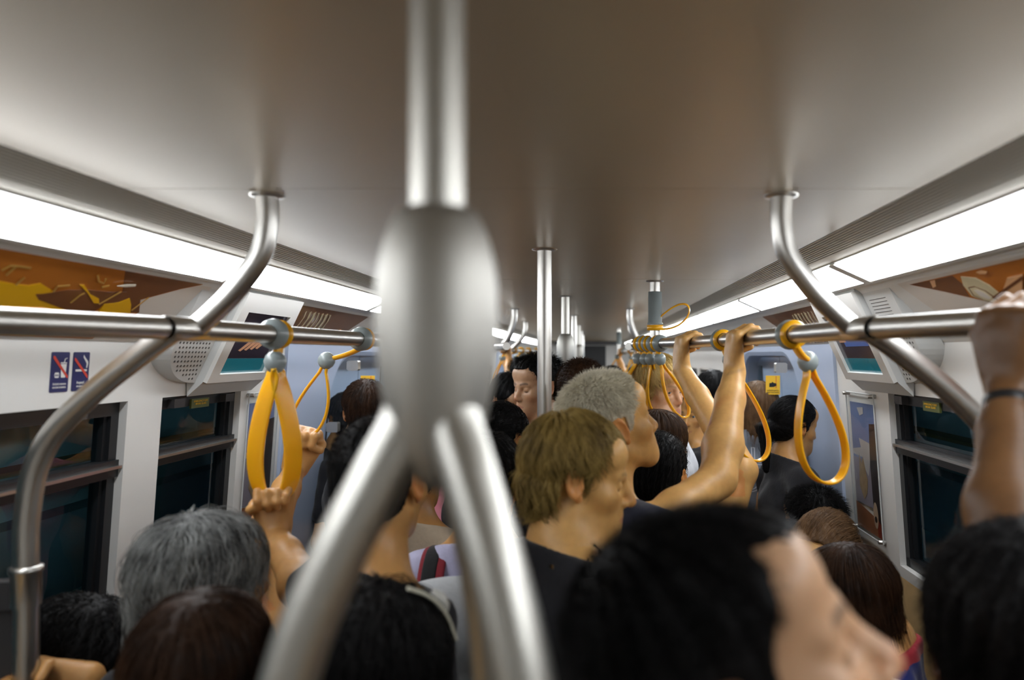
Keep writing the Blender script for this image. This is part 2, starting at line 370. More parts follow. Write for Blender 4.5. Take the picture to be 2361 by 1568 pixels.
def hand_rail(sd, bay, label):
    y0, y1 = (0.68, 2.93) if bay == 0 else (3.62, 7.66)
    t = thing('hand_rail', label, 'hand rail', rail_pt(sd, (y0+y1)/2, bay))
    ys = [0.55, 0.68, 1.0, 1.25, 1.6, 2.0, 2.35, 2.5, 2.6, 2.7, 2.81, 2.93] if bay == 0 else [3.62, 3.75, 3.9, 4.43, 4.8, 5.2, 5.7, 6.2, 6.6, 7.0, 7.4, 7.66]
    pp = [rail_pt(sd, max(y, y0), bay)+(Vector((sd*0.05, -0.13, 0)) if y < y0 else Vector()) for y in ys]
    mb = MB(); mb.tube(pp, RT, 24); mb.build('rail_tube', STEEL, t)
    js = [1.25] if bay == 0 else [6.2]
    for j in js:
        c = rail_pt(sd, j, bay); d = (rail_pt(sd, j+0.1, bay)-c).normalized() if bay == 0 else rail_dir(sd, j, bay)
        mb = MB(); mb.lathe(c-d*0.02, d, [(0, RT*1.005), (0.0015, 0.0212), (0.095, 0.0212), (0.098, RT*1.005)], 24, False); mb.build('sleeve', STEEL, t)
        mb = MB(); yj = j+0.055 if bay == 0 else j; stanchion(mb, sd, yj, bay, 0.13); mb.build('ceiling_hanger', STEEL, t)
    if bay == 0:
        c = rail_pt(sd, 1.26)
        q = [c, c+Vector((sd*0.05, 0, -0.035)), c+Vector((sd*0.15, 0, -0.115)), c+Vector((sd*0.225, 0, -0.20)), c+Vector((sd*0.255, 0, -0.31)), c+Vector((sd*0.258, 0, -0.5)), Vector((c.x+sd*0.258, c.y, 0.45))]
        mb = MB(); mb.tube(smooth_path(q, 8), RT, 24); mb.build('seat_end_post', STEEL, t)
        zz = at(120, 1355, 1.26).z; px = c.x+sd*0.258
        mb = MB(); mb.lathe((px, c.y, zz-0.03), (0, 0, 1), [(0, 0.0225), (0.055, 0.0225), (0.058, 0.025), (0.066, 0.025), (0.068, RT)], 24, False); mb.build('clamp', STEEL, t)
        mb = MB(); mb.obox((px+sd*0.13, c.y, zz-0.012), (0.12, 0, 0), (0, 0.012, 0), (0, 0, 0.024)); mb.obox((px+sd*0.13, c.y, zz-0.3), (0.115, 0, 0), (0, 0.005, 0), (0, 0, 0.27)); mb.build('end_screen', [DGREY], t, smooth=False)
    # straight drop from the ceiling to the far end of the rail, with a grey sleeve
    e = rail_pt(sd, 2.81 if bay == 0 else y1, bay)
    mb = MB(); mb.tube([e, (e.x, e.y, ZC)], RT, 20); flange(mb, e.x, e.y); mb.build('ceiling_drop', STEEL, t)
    mb = MB(); mb.lathe((e.x, e.y, ZC-0.04), (0, 0, -1), [(0, RT), (0.001, 0.026), (0.118, 0.026), (0.12, 0.030), (0.125, 0.030), (0.127, RT)], 24, False); mb.build('drop_sleeve', GREYP, t)
    return t
hand_rail(-1, 0, 'near steel hand rail on the left carrying two amber straps above the windows')
hand_rail(1, 0, 'near steel hand rail on the right gripped by three raised hands')
hand_rail(-1, 1, 'far steel hand rail on the left beyond the doors with a row of small straps')
hand_rail(1, 1, 'far steel hand rail on the right beyond the doors with a row of small straps')
for sd, nm in ((-1, 'left'), (1, 'right')):
    mb = MB(); stanchion(mb, sd, 4.46, 1, 0.085)
    tag(mb.build('rail_hanger', STEEL), 'curved steel hanger from the ceiling at the near end of the far %s rail' % nm, 'hanger')

# ---------------------------------------------------------------- hanging straps
def strap(label, sd, y, bay=0, L=0.27, W=0.15, yaw=0.0, tilt=0.03, swing=0.0, belt=0.024, thick=0.0075, group='hanging straps', twist=0.0, sh=0.3):
    c = rail_pt(sd, y, bay); a = rail_dir(sd, y, bay)
    t = thing('hanging_strap', label, 'strap', c, group)
    mb = MB(); mb.lathe(c-a*0.009, a, [(0, RT+0.0015), (0.001, RT+0.009), (0.009, RT+0.0125), (0.017, RT+0.009), (0.018, RT+0.0015)], 28, False); mb.build('ring', AMBER, t)
    s = -1 if tilt < 0 else 1
    mb = MB(); mb.lathe(c-a*s*0.012, -a*s, [(0, RT+0.001), (0.002, 0.029), (0.012, 0.0335), (0.024, 0.031), (0.034, 0.023), (0.036, RT+0.001)], 28, False); mb.build('collar', GREYP, t)
    b = c+Vector((swing*sh, 0, -0.058))-a*tilt
    mb = MB(); mb.belt(smooth_path([c+Vector((0, 0, -0.022)), lerp(c+Vector((0, 0, -0.03)), b, 0.5), b], 6), a, 0.028, 0.012, False); mb.build('neck', AMBER, t)
    mb = MB(); dn = Vector((swing, 0, -1)).normalized()
    mb.lathe(b-dn*0.022, dn, [(0, 0.003), (0.003, 0.012), (0.010, 0.0195), (0.022, 0.0235), (0.034, 0.021), (0.044, 0.0135), (0.048, 0.006)], 24); mb.build('holder', GREYP, t)
    top = b+dn*0.016; r = Vector((math.cos(yaw), math.sin(yaw), 0)); n = Vector((-math.sin(yaw), math.cos(yaw), 0))
    pts = []; nv = []; N = 72
    for k in range(N):
        th = 2*PI*k/N; x = W/2*1.13*math.sin(th)*abs(math.sin(th/2))**1.15; z = L/2*(1-math.cos(th))
        if z < 0.02: x += (0.006 if th < PI else -0.006)*(1-z/0.02)
        rr = r; nn = n
        if twist:
            ang = twist*abs(math.sin(th))**0.5*(1 if th < PI else -1); nn = n*math.cos(ang)+r*math.sin(ang)
        pts.append(top+rr*x+dn*z); nv.append(nn)
    mb = MB(); mb.belt(pts, nv, belt, thick, True); mb.build('loop', AMBER, t)
    return t, top+dn*L, r, n
ST1 = strap('broad amber strap on the left rail, nearest the lens, fingers through its loop', -1, 1.60, L=0.285, W=0.09, yaw=0.25, tilt=0.012, swing=-0.01, belt=0.038, twist=1.25)
ST2 = strap('amber strap on the left rail pulled slanting by a closed hand', -1, 2.06, L=0.215, W=0.105, yaw=0.2, tilt=0.02, swing=-0.32, belt=0.022)
ST3 = strap('large empty amber strap hanging alone below the right rail in front of the poster', 1, 1.60, L=0.262, W=0.145, yaw=0.35, tilt=-0.055, swing=0.17, belt=0.026)
ST4 = strap('amber strap between the raised forearm and the ponytail woman', 1, 2.17, L=0.30, W=0.15, yaw=0.35, tilt=-0.05, swing=0.27, belt=0.024, sh=0.12)
ST5 = strap('amber strap slanting left of the blond man at the inner end of the right rail', 1, 2.90, L=0.15, W=0.05, yaw=0.6, tilt=0.0, swing=-0.42, belt=0.025, sh=0.01)
ST6 = strap('narrow amber strap hanging straight down over the blond man\'s ear', 1, 2.87, L=0.205, W=0.04, yaw=1.2, tilt=0.0, swing=0.02, belt=0.024, sh=0.1)
ST7 = strap('amber strap crossing the blond man\'s cheek', 1, 2.84, L=0.205, W=0.085, yaw=0.3, tilt=0.0, swing=0.16, belt=0.019, sh=0.02)
ST8 = strap('amber strap reaching right past the blond man\'s chin', 1, 2.79, L=0.225, W=0.10, yaw=0.5, tilt=0.0, swing=0.42, belt=0.017, sh=0.02)
far = 'small straps on the far rails'
PL = ['first', 'second', 'third', 'fourth', 'fifth', 'sixth']
for sd, nm in ((-1, 'left'), (1, 'right')):
    for i, y in enumerate([5.3, 5.75, 6.35, 6.7, 7.05, 7.4]):
        strap('small amber strap on the far %s rail, %s from the doors' % (nm, PL[i]), sd, y, 1, L=0.25, W=0.13, yaw=random.uniform(-0.3, 0.8), tilt=random.choice((-0.03, 0.03)), swing=random.uniform(-0.3, 0.25), belt=0.024, group=far)
# the strap flung up beside the drop sleeve
e = rail_pt(1, 2.81)
t = thing('hanging_strap', 'brown amber strap flung up on the ceiling drop, loop level under the grille', 'strap', (e.x, e.y, ZC-0.12), 'hanging straps')
p0 = at(1500, 755, 2.81); pts = []
for k in range(60):
    th = 2*PI*k/60; x = 0.5*(1-math.cos(th)); s_ = math.sin(th)*abs(math.sin(th/2))**0.9
    pts.append(p0+Vector((x*0.145, -0.02*x, 0.045*x+s_*0.05+0.02*x)))
mb = MB(); mb.belt(pts, Vector((0.2, 1, 0.25)), 0.022, 0.006, True); mb.build('loop', AMBER, t)
mb = MB(); mb.lathe((e.x, e.y, p0.z-0.012), (0, 0, 1), [(0, RT), (0.001, 0.031), (0.02, 0.031), (0.021, RT)], 24, False); mb.build('ring', AMBER, t)

# ---------------------------------------------------------------- advertisement cards on the cove
BROWN = mat('burnt orange print', (0.50, 0.165, 0.022), 0.22, noise=0.3, nscale=4, coat=0.3)
DBROWN = mat('dark brown print', (0.19, 0.075, 0.028), 0.22, noise=0.3, nscale=6, coat=0.3)
YPR = mat('golden yellow print', (0.85, 0.46, 0.008), 0.25, coat=0.3)
SCRIB = mat('pale ochre scrawl print', (0.46, 0.25, 0.05), 0.3)
CREAM = mat('pale card stock', (0.70, 0.65, 0.59), 0.35)
SAND = mat('faded map print', (0.62, 0.54, 0.34), 0.3, noise=0.2, nscale=30)
PEACH = mat('peach print', (0.72, 0.40, 0.19), 0.3)
def card(label, sd, shapes, loc):
    t = thing('advertisement_card', label, 'advertisement', AD(sd, *loc))
    mb = MB(); mats = []
    for lay, (m, poly) in enumerate(shapes):
        if m not in mats: mats.append(m)
        mb.cur = mats.index(m); o = 0.002+lay*0.0004
        mb.prism([AD(sd, y, tt, o) for y, tt in poly], AD(sd, 0, 0, o-0.0016)-AD(sd, 0, 0, o))
    mb.build('printed_card', mats, t, smooth=False)
    return t
def blob(y, tt, ry, rt, n=18, wob=0.25, seed=0):
    rg = random.Random(seed); return [(y+ry*math.cos(2*PI*k/n)*(1+wob*rg.uniform(-1, 1)), tt+rt*math.sin(2*PI*k/n)*(1+wob*rg.uniform(-1, 1))) for k in range(n)]
def stroke(pts, w=0.012):
    P = pts; L = []; R_ = []
    for i in range(len(P)):
        a = P[max(0, i-1)]; b = P[min(len(P)-1, i+1)]; dy, dt = b[0]-a[0], (b[1]-a[1])*0.21
        n = math.hypot(dy, dt) or 1; nx, nt = -dt/n*w/2, dy/n*w/2/0.21
        L.append((P[i][0]+nx, P[i][1]+nt)); R_.append((P[i][0]-nx, P[i][1]-nt))
    return L+R_[::-1]
def ap(sd, x, v):
    """Where the card plane stands behind photo point (x, v): distance down the car and drop along the slope."""
    r = abs(x-VX)/(VY-v); h0 = 0.888+XC*sd; t = (0.185*r-h0)/(0.152+0.151*r); return ((h0+0.152*t)*FPX/abs(x-VX), t)
def L_(pts, k, ox, oy, sd): return [ap(sd, ox+a/k, oy+b/k) for a, b in pts]
q = lambda *p: L_(p, 3.136, 0, 400, -1)
sh = [(CREAM, [(0.2, 0.02), (1.96, 0.02), (1.93, 0.97), (0.2, 0.97)]), (BROWN, [(0.2, 0.03)]+q((1462, 800), (1300, 832), (1002, 912), (1000, 1000))+[(1.70, 0.96), (0.2, 0.96)]),
      (DBROWN, q((900, 700), (1150, 745), (1458, 798), (1300, 828), (1010, 905), (1000, 1000), (940, 1000), (930, 890), (880, 850))),
      (YPR, [(0.4, 0.40)]+q((0, 772), (90, 790), (200, 802), (285, 786), (392, 850), (350, 862), (250, 862), (270, 905), (400, 955), (520, 1000))+[(1.52, 0.95), (0.4, 0.95)]),
      (DBROWN, q((250, 870), (480, 835), (640, 835), (780, 850), (910, 850), (928, 892), (850, 922), (745, 940), (660, 1000), (540, 1000), (400, 950), (275, 905))),
      (YPR, q((700, 1000), (745, 935), (850, 925), (930, 895), (940, 940), (935, 1000))), (YPR, q((566, 795), (600, 798), (645, 865), (705, 895), (708, 930), (668, 928), (620, 850))),
      (PEACH, q((0, 955), (300, 960), (430, 985), (520, 1010), (0, 1010)))]
for p in ([(0, 688), (60, 656), (130, 660), (210, 672)], [(30, 722), (100, 662)], [(100, 792), (162, 738)], [(372, 842), (400, 802), (490, 795)], [(495, 922), (562, 868), (598, 850)], [(702, 932), (862, 840)], [(690, 720), (700, 765), (735, 778), (748, 745)], [(720, 805), (772, 795)], [(935, 975), (1060, 880)]):
    sh.append((SCRIB, stroke(q(*p), 0.0035)))
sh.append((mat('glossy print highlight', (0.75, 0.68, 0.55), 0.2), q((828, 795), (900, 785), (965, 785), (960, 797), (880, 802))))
card('burnt orange advertisement with golden patches and scrawled writing above the left windows', -1, sh, (1.1, 0.5))
q = lambda *p: L_(p, 3.485, 1750, 400, 1)
sh = [(CREAM, [(0.2, 0.02), (1.86, 0.02), (1.76, 0.97), (0.2, 0.97)]), (BROWN, [(0.2, 0.03)]+q((1215, 888), (1500, 945), (1860, 1028), (2040, 1060))+[(1.1, 0.96), (0.2, 0.96)]),
      (DBROWN, q((1225, 886), (1400, 850), (1560, 815), (1640, 880), (1700, 985), (1500, 943))), (PEACH, q((1380, 858), (1420, 848), (1430, 900), (1405, 912))),
      (SAND, q((1630, 820), (1750, 832), (1860, 890), (2010, 1012), (1990, 1058), (1830, 1018), (1720, 975), (1650, 890))),
      (DBROWN, q((1690, 905), (1740, 895), (1830, 930), (1930, 1000), (1930, 1038), (1830, 1015), (1730, 970))), (SAND, q((1702, 912), (1745, 903), (1826, 936), (1918, 1002), (1918, 1030), (1826, 1008), (1738, 966))),
      (CREAM, q((1735, 925), (1770, 922), (1830, 950), (1880, 990), (1860, 1000), (1790, 975))), (PEACH, q((1960, 960), (2010, 825), (2129, 800), (2129, 1000), (2050, 1010))), (DBROWN, stroke(q((1900, 990), (2129, 830)), 0.004)), (DBROWN, stroke(q((1890, 985), (2129, 815)), 0.003)), (PEACH, q((1760, 778), (1800, 765), (1850, 772), (1840, 790), (1790, 790)))]
card('orange advertisement with a faded round dial drawing above the right windows', 1, sh, (1.1, 0.5))
def small_card(label, sd, y0, y1, seed):
    sh = [(CREAM, [(y0, 0.05), (y1, 0.05), (y1, 0.9), (y0, 0.9)]), (DBROWN, [(y0, 0.05), (y1-0.25, 0.05), (y1-0.42, 0.88), (y0, 0.88)])]
    rg = random.Random(seed)
    for k in range(7): yy = y0+0.08+k*0.04; sh.append((SAND, stroke([(yy, 0.16), (yy+0.03, 0.30), (yy+0.045, 0.45), (yy+0.05, 0.60), (yy+0.075, 0.72), (yy+0.12, 0.84)], 0.007+0.004*(k % 3))))
    sh.append((PEACH, blob(y1-0.42, 0.6, 0.05, 0.12, seed=seed)))
    card(label, sd, sh, ((y0+y1)/2, 0.5))
small_card('brown advertisement card with wavy pale strands above the left doors', -1, 2.58, 3.6, 2)
small_card('brown advertisement card beyond the monitor above the right doors', 1, 2.58, 3.6, 3)

# ---------------------------------------------------------------- speaker panels and passenger monitors
SPK = mat('pale grey speaker plastic', (0.60, 0.61, 0.60), 0.4)
SCR = {}
for sd, nm in ((-1, 'left'), (1, 'right')):
    t = thing('speaker_panel', 'pale grey speaker panel with slots and a perforated round foot above the %s windows' % nm, 'speaker', AD(sd, 2.0, 0.7))
    ya, yb = 1.925, 2.118
    sn = Vector((-sd*0.255, 0, -0.13)).normalized()
    def SP(y, q, o=0.0): return Vector((XC+sd*lerp(0.893, 1.022, q), y, EYE+lerp(0.182, -0.078, q)))+sn*o
    up = (SP(0, 0)-SP(0, 1)).normalized()
    mb = MB(); loop = [(ya, 0.0), (yb, 0.0), (yb, 1.0)]+[(yb-(yb-ya)*math.sin(a), 0.58+0.42*math.cos(a)) for a in [PI/2*k/12 for k in range(1, 13)]]
    mb.prism([SP(y, q) for y, q in loop], Vector((sd*0.07, 0, 0))); mb.build('plate', SPK, t, smooth=False)
    mb = MB()
    for i in range(11):
        for j in range(10):
            y = yb-0.016-i*0.0165-(0.008 if j % 2 else 0); q = 0.52+j*0.048
            if ((yb-y)/(yb-ya-0.014))**2+(max(0, q-0.58)/0.385)**2 < 1: mb.lathe(SP(y, q, 0.0), sn, [(0, 0.0036), (0.0006, 0.0034)], 8)
    mb.build('perforation', SEAM, t, smooth=False)
    mb = MB()
    for k in range(8):
        q = 0.10+k*0.034; a_, b_ = SP(ya+0.05, q, 0.0003), SP(yb-0.03, q, 0.0003)
        mb.obox((a_+b_)/2, (b_-a_)/2, up*0.0008, sn*0.0004)
    mb.build('slot', SEAM, t, smooth=False)
    t = thing('passenger_monitor', 'wedge shaped monitor housing with a sloping screen above the %s windows' % nm, 'monitor', CP(sd, 2.3, 1.0, -0.06))
    ya, yb = 2.12, 2.52
    pr = [(0.872, 0.192), (1.0, -0.078), (1.045, -0.118), (1.05, 0.034), (0.90, 0.19)]
    mb = MB()
    def P(h, z, y): return Vector((XC+sd*h, y, EYE+z))
    mb.prism([P(h, z, ya) for h, z in pr], (0, yb-ya, 0)); 
    def F(q, y, o): 
        n = Vector((-sd*0.27, 0, -0.128)).normalized(); return P(lerp(0.872, 1.0, q), lerp(0.192, -0.078, q), y)+n*o
    def fp(y0, y1, q0, q1, o0, o1): mb.prism([F(q0, y0, o0), F(q0, y1, o0), F(q1, y1, o0), F(q1, y0, o0)], F(0, 0, o1)-F(0, 0, o0))
    mb.build('housing', SPK, t, smooth=False)
    mb = MB(); fp(ya, ya+0.05, 0.02, 0.99, 0, 0.012); fp(yb-0.05, yb, 0.02, 0.99, 0, 0.012); fp(ya+0.05, yb-0.05, 0.90, 0.99, 0, 0.012); fp(ya+0.05, yb-0.05, 0.02, 0.22, 0, 0.012); mb.build('bezel', WALL, t, smooth=False)
    mb = MB(); S1 = mat('screen picture dark', (0.035, 0.03, 0.045), 0.15, emit=0.12); S2 = mat('screen picture teal', (0.01, 0.10, 0.13), 0.15, emit=0.5); S3 = mat('screen picture skin', (0.42, 0.22, 0.13), 0.2, emit=0.35); S4 = mat('screen picture blue', (0.05, 0.09, 0.25), 0.15, emit=0.4)
    fp(ya+0.05, yb-0.05, 0.22, 0.90, 0.001, 0.002); mb.cur = 1; fp(ya+0.05, yb-0.05, 0.74, 0.90, 0.002, 0.0025)
    if sd < 0:
        mb.cur = 2
        for k in range(4): mb.prism([F(0.50+0.02*k, 2.30+0.02*k, 0.0027), F(0.52+0.02*k, 2.32+0.02*k, 0.0027), F(0.66-0.01*k, 2.25+0.035*k, 0.0027), F(0.65-0.01*k, 2.235+0.035*k, 0.0027)], F(0, 0, 0.0029)-F(0, 0, 0.0027))
        mb.prism([F(0.40, 2.34, 0.0027), F(0.44, 2.44, 0.0027), F(0.56, 2.40, 0.0027), F(0.54, 2.30, 0.0027)], F(0, 0, 0.0029)-F(0, 0, 0.0027))
        mb.cur = 3; fp(2.36, yb-0.05, 0.30, 0.42, 0.002, 0.0025)
    else:
        mb.cur = 3; fp(2.2, 2.4, 0.40, 0.60, 0.002, 0.0025); mb.cur = 2; fp(2.38, 2.44, 0.35, 0.55, 0.002, 0.0025)
    mb.build('screen', [S1, S2, S3, S4], t, smooth=False)

# ---------------------------------------------------------------- signs and stickers on the walls
def sign(name, label, cat, sd, y0, y1, z0, z1, base, draw, inset=0.0015):
    """Flat sticker; draw(q, u, up, P) adds printed parts, P(a, b) maps 0..1 coordinates as a reader sees them."""
    t = thing(name, label, cat, WP(sd, (y0+y1)/2, (z0+z1)/2))
    f = (lambda a: lerp(y0, y1, a)) if sd < 0 else (lambda a: lerp(y1, y0, a))
    def P(a, b, o=0.0): return WP(sd, f(a), lerp(z0, z1, b), inset+o)
    mb = MB(); r = 0.05; rc = [(r, 0), (1-r, 0), (1, r*.5), (1, 1-r*.5), (1-r, 1), (r, 1), (0, 1-r*.5), (0, r*.5)]
    mb.prism([P(a, b) for a, b in rc], Vector((sd*inset*0.9, 0, 0))); mb.build('backing', base, t, smooth=False)
    rt = Vector((0, -1 if sd > 0 else 1, 0)); up = (P(0, 1)-P(0, 0)).normalized()
    def poly(name_, m, polys, o=0.0004):
        q = MB()
        for pl in polys: q.prism([P(a, b, o) for a, b in pl], Vector((sd*0.0003, 0, 0)))
        return q.build(name_, m, t, smooth=False)
    draw(t, P, rt, up, poly)
    return t
def rect(a0, b0, a1, b1): return [(a0, b0), (a1, b0), (a1, b1), (a0, b1)]
def d_food(t, P, rt, up, poly):
    poly('cup_pictogram', WHITE, [[(0.56, 0.36), (0.80, 0.36), (0.84, 0.70), (0.52, 0.70)], rect(0.51, 0.715, 0.85, 0.74), [(0.68, 0.74), (0.72, 0.74), (0.76, 0.82), (0.86, 0.84), (0.86, 0.855), (0.73, 0.83)]])
    poly('burger_pictogram', WHITE, [[(0.20, 0.445), (0.24, 0.49), (0.42, 0.49), (0.46, 0.445)], rect(0.18, 0.42, 0.48, 0.432), [(0.20, 0.40), (0.46, 0.40), (0.42, 0.36), (0.24, 0.36)]])
    poly('red_bar', REDP, [[(0.08, 0.90), (0.16, 0.90), (0.94, 0.40), (0.94, 0.34), (0.86, 0.36), (0.08, 0.84)]], 0.0007)
    text('\u0e2b\u0e49\u0e32\u0e21\u0e23\u0e31\u0e1a\u0e1b\u0e23\u0e30\u0e17\u0e32\u0e19\u0e2d\u0e32\u0e2b\u0e32\u0e23', 'thai_lettering', WHITE, P(0.5, 0.20, 0.0005), rt, up, 0.006, t, width=0.040)
    text('NO EATING OR DRINKING', 'lettering', WHITE, P(0.5, 0.115, 0.0005), rt, up, 0.005, t, width=0.040)
def d_smoke(t, P, rt, up, poly):
    poly('cigarette_pictogram', WHITE, [rect(0.16, 0.50, 0.86, 0.555)])
    poly('smoke_pictogram', WHITE, [[(0.62, 0.93), (0.70, 0.87), (0.90, 0.76), (0.92, 0.70), (0.86, 0.58), (0.80, 0.60), (0.82, 0.70), (0.72, 0.78), (0.60, 0.86)]])
    poly('red_bar', REDP, [[(0.06, 0.86), (0.14, 0.84), (0.92, 0.40), (0.92, 0.31), (0.84, 0.35), (0.06, 0.79)]], 0.0007)
    text('\u0e2b\u0e49\u0e32\u0e21\u0e2a\u0e39\u0e1a\u0e1a\u0e38\u0e2b\u0e23\u0e35\u0e48', 'thai_lettering', WHITE, P(0.5, 0.21, 0.0005), rt, up, 0.007, t, width=0.024)
    text('NO SMOKING', 'lettering', WHITE, P(0.5, 0.115, 0.0005), rt, up, 0.005, t, width=0.024)
sign('prohibition_sign', 'blue sign with a burger and drinking cup crossed by a red bar', 'sign', -1, 1.585, 1.640, -0.080, 0.008, NAVY, d_food)
sign('prohibition_sign', 'blue sign with a smoking cigarette crossed by a red bar', 'sign', -1, 1.652, 1.705, -0.080, 0.008, NAVY, d_smoke)
def d_seat(t, P, rt, up, poly):
    P3 = []
    for k, x in enumerate((0.2, 0.47, 0.75)):
        P3 += [rect(x-0.06, 0.42, x+0.06, 0.70), [(x-0.05, 0.74), (x+0.05, 0.74), (x+0.05, 0.84), (x-0.05, 0.84)], rect(x-0.06, 0.34, x+0.1, 0.44)]
    poly('figure_pictogram', WHITE, P3)
    text('\u0e17\u0e35\u0e48\u0e19\u0e31\u0e48\u0e07\u0e2a\u0e33\u0e23\u0e2d\u0e07', 'thai_lettering', WHITE, P(0.5, 0.22, 0.0005), rt, up, 0.006, t, width=0.05)
    text('PRIORITY SEAT', 'lettering', WHITE, P(0.5, 0.12, 0.0005), rt, up, 0.005, t, width=0.04)
sign('priority_seat_sign', 'blue sign with three white figures above the poster on the right wall', 'sign', 1, 2.53, 2.69, -0.085, -0.003, NAVY, d_seat)
def d_small(t, P, rt, up, poly):
    poly('figure_pictogram', YEL, [[(0.45, 0.30), (0.60, 0.30), (0.62, 0.62), (0.75, 0.88), (0.62, 0.88), (0.5, 0.65), (0.3, 0.45)]])
    poly('ticket_pictogram', WHITE, [rect(0.45, 0.38, 0.85, 0.55)], 0.0006)
    poly('rule', WHITE, [rect(0.1, 0.10, 0.9, 0.12), rect(0.1, 0.05, 0.9, 0.065)])
sign('courtesy_sign', 'narrow blue sign with an orange figure above the poster on the left wall', 'sign', -1, 2.73, 2.79, -0.078, 0.002, mat('slate blue sign film', (0.06, 0.09, 0.20), 0.4), d_small)
def d_hand(t, P, rt, up, poly):
    poly('hand_pictogram', BLACK, [[(0.25, 0.40), (0.55, 0.40), (0.75, 0.46), (0.75, 0.58), (0.55, 0.62), (0.45, 0.68), (0.42, 0.62), (0.25, 0.60)]])
    poly('door_edge_pictogram', REDP, [rect(0.70, 0.35, 0.74, 0.98)])
    text('\u0e23\u0e30\u0e27\u0e31\u0e07\u0e1b\u0e23\u0e30\u0e15\u0e39\u0e2b\u0e19\u0e35\u0e1a', 'thai_lettering', BLACK, P(0.5, 0.22, 0.0005), rt, up, 0.008, t, width=0.05)
    text('MIND YOUR HANDS', 'lettering', BLACK, P(0.5, 0.11, 0.0005), rt, up, 0.007, t, width=0.05)
for sd, nm in ((1, 'right'), (-1, 'left')):
    c = at(1782, 888, 3.19) if sd > 0 else at(848, 888, 3.19)
    t = thing('door_warning_sticker', 'square yellow hand warning sticker on the clear %s draught screen' % nm, 'sticker', c)
    def P(a, b, o=0.0, c=c): return Vector((c.x+(a-0.5)*0.062, c.y-o, c.z+(b-0.5)*0.082))
    def poly(name_, m, polys, o=0.0004):
        q = MB()
        for pl in polys: q.prism([P(a, b, o) for a, b in pl], (0, 0.0003, 0))
        return q.build(name_, m, t, smooth=False)
    poly('backing', YEL, [rect(0, 0, 1, 1)], 0.0)
    HANDW = 0.05; d_hand(t, P, Vector((1, 0, 0)), Vector((0, 0, 1)), poly)
# poster frames
PB = mat('poster dusk sky blue', (0.17, 0.22, 0.40), 0.3, noise=0.15, nscale=6); PW = mat('poster pale cloud', (0.50, 0.47, 0.46), 0.3, noise=0.2, nscale=10); PP = mat('poster mauve haze', (0.28, 0.25, 0.30), 0.3, noise=0.25, nscale=8)
PD = mat('poster dark figure', (0.04, 0.03, 0.028), 0.3, noise=0.4, nscale=20); PO = mat('poster terracotta band', (0.33, 0.13, 0.06), 0.3); PR = mat('poster red corner', (0.25, 0.04, 0.02), 0.3); PF = mat('poster pale ornament', (0.55, 0.40, 0.28), 0.3); PG = mat('poster golden rocks', (0.36, 0.25, 0.14), 0.3, noise=0.5, nscale=40)
def poster(label, sd, y0, y1, z0, z1):
    t = thing('framed_poster', label, 'poster', WP(sd, (y0+y1)/2, z0))
    def P(a, b, o): return WP(sd, lerp(y0, y1, a) if sd < 0 else lerp(y1, y0, a), lerp(z0, z1, b), o)
    mb = MB()
    L = [(0, rect(0, 0.48, 1, 1)), (1, [(0, 0.62), (0.5, 0.66), (1, 0.62), (1, 0.56), (0, 0.58)]), (2, rect(0, 0.20, 1, 0.56)), (1, [(0.30, 0.72), (0.70, 0.70), (0.85, 0.64), (0.7, 0.56), (0.6, 0.44), (0.45, 0.5), (0.4, 0.6)]), (1, [(0.30, 0.96), (0.55, 0.97), (0.55, 0.92), (0.4, 0.90)]),
         (7, [(0.2, 0.34), (0.26, 0.60), (0.34, 0.52), (0.42, 0.58), (0.55, 0.40), (0.5, 0.30), (0.36, 0.24)]), (3, [(0.72, 0.22), (0.70, 0.55), (0.76, 0.85), (1, 0.86), (1, 0.02), (0.86, 0.02)]), (4, [(0, 0), (0.86, 0), (0.80, 0.14), (0, 0.20)]), (5, [(0.84, 0), (1, 0), (1, 0.10), (0.84, 0.14)]),
         (6, [(0.80+0.09*math.cos(2*PI*k/16), 0.16+0.10*math.sin(2*PI*k/16)) for k in range(16)]), (3, [(0.80+0.05*math.cos(2*PI*k/12), 0.13+0.025*math.sin(2*PI*k/12)) for k in range(12)])]
    for i, (m, pl) in enumerate(L): mb.cur = m; mb.prism([P(lerp(0.06, 0.94, a), lerp(0.02, 0.93, b), 0.003+i*0.0003) for a, b in pl], Vector((sd*0.0002, 0, 0)))
    mb.build('print', [PB, PW, PP, PD, PO, PR, PF, PG], t, smooth=False)
    mb = MB(); mb.prism([P(a, b, 0.012) for a, b in rect(0, 0, 1, 1)], Vector((sd*0.004, 0, 0))); mb.build('cover', CLEAR, t, smooth=False)
    mb = MB()
    for a, b in (((0, 0), (1, 0)), ((1, 0), (1, 1)), ((1, 1), (0, 1)), ((0, 1), (0, 0))): mb.tube([P(*a, 0.01), P(*b, 0.01)], 0.0025, 8)
    mb.build('rim', mat('pale acrylic rim', (0.55, 0.57, 0.58), 0.3), t)
    for a, b in ((0.03, 0.01), (0.97, 0.01), (0.03, 0.99), (0.97, 0.99)):
        mb = MB(); mb.lathe(P(a, b, 0.0), (-sd, 0, 0), [(0, 0.007), (0.022, 0.007), (0.024, 0.005)], 12); mb.build('standoff', STEEL, t)
poster('tall framed dusk sky poster with a terracotta foot on the right wall', 1, 2.42, 2.68, -0.62, -0.13)
poster('tall framed dusk sky poster on the left wall behind a gripping hand', -1, 2.50, 2.74, -0.62, -0.13)
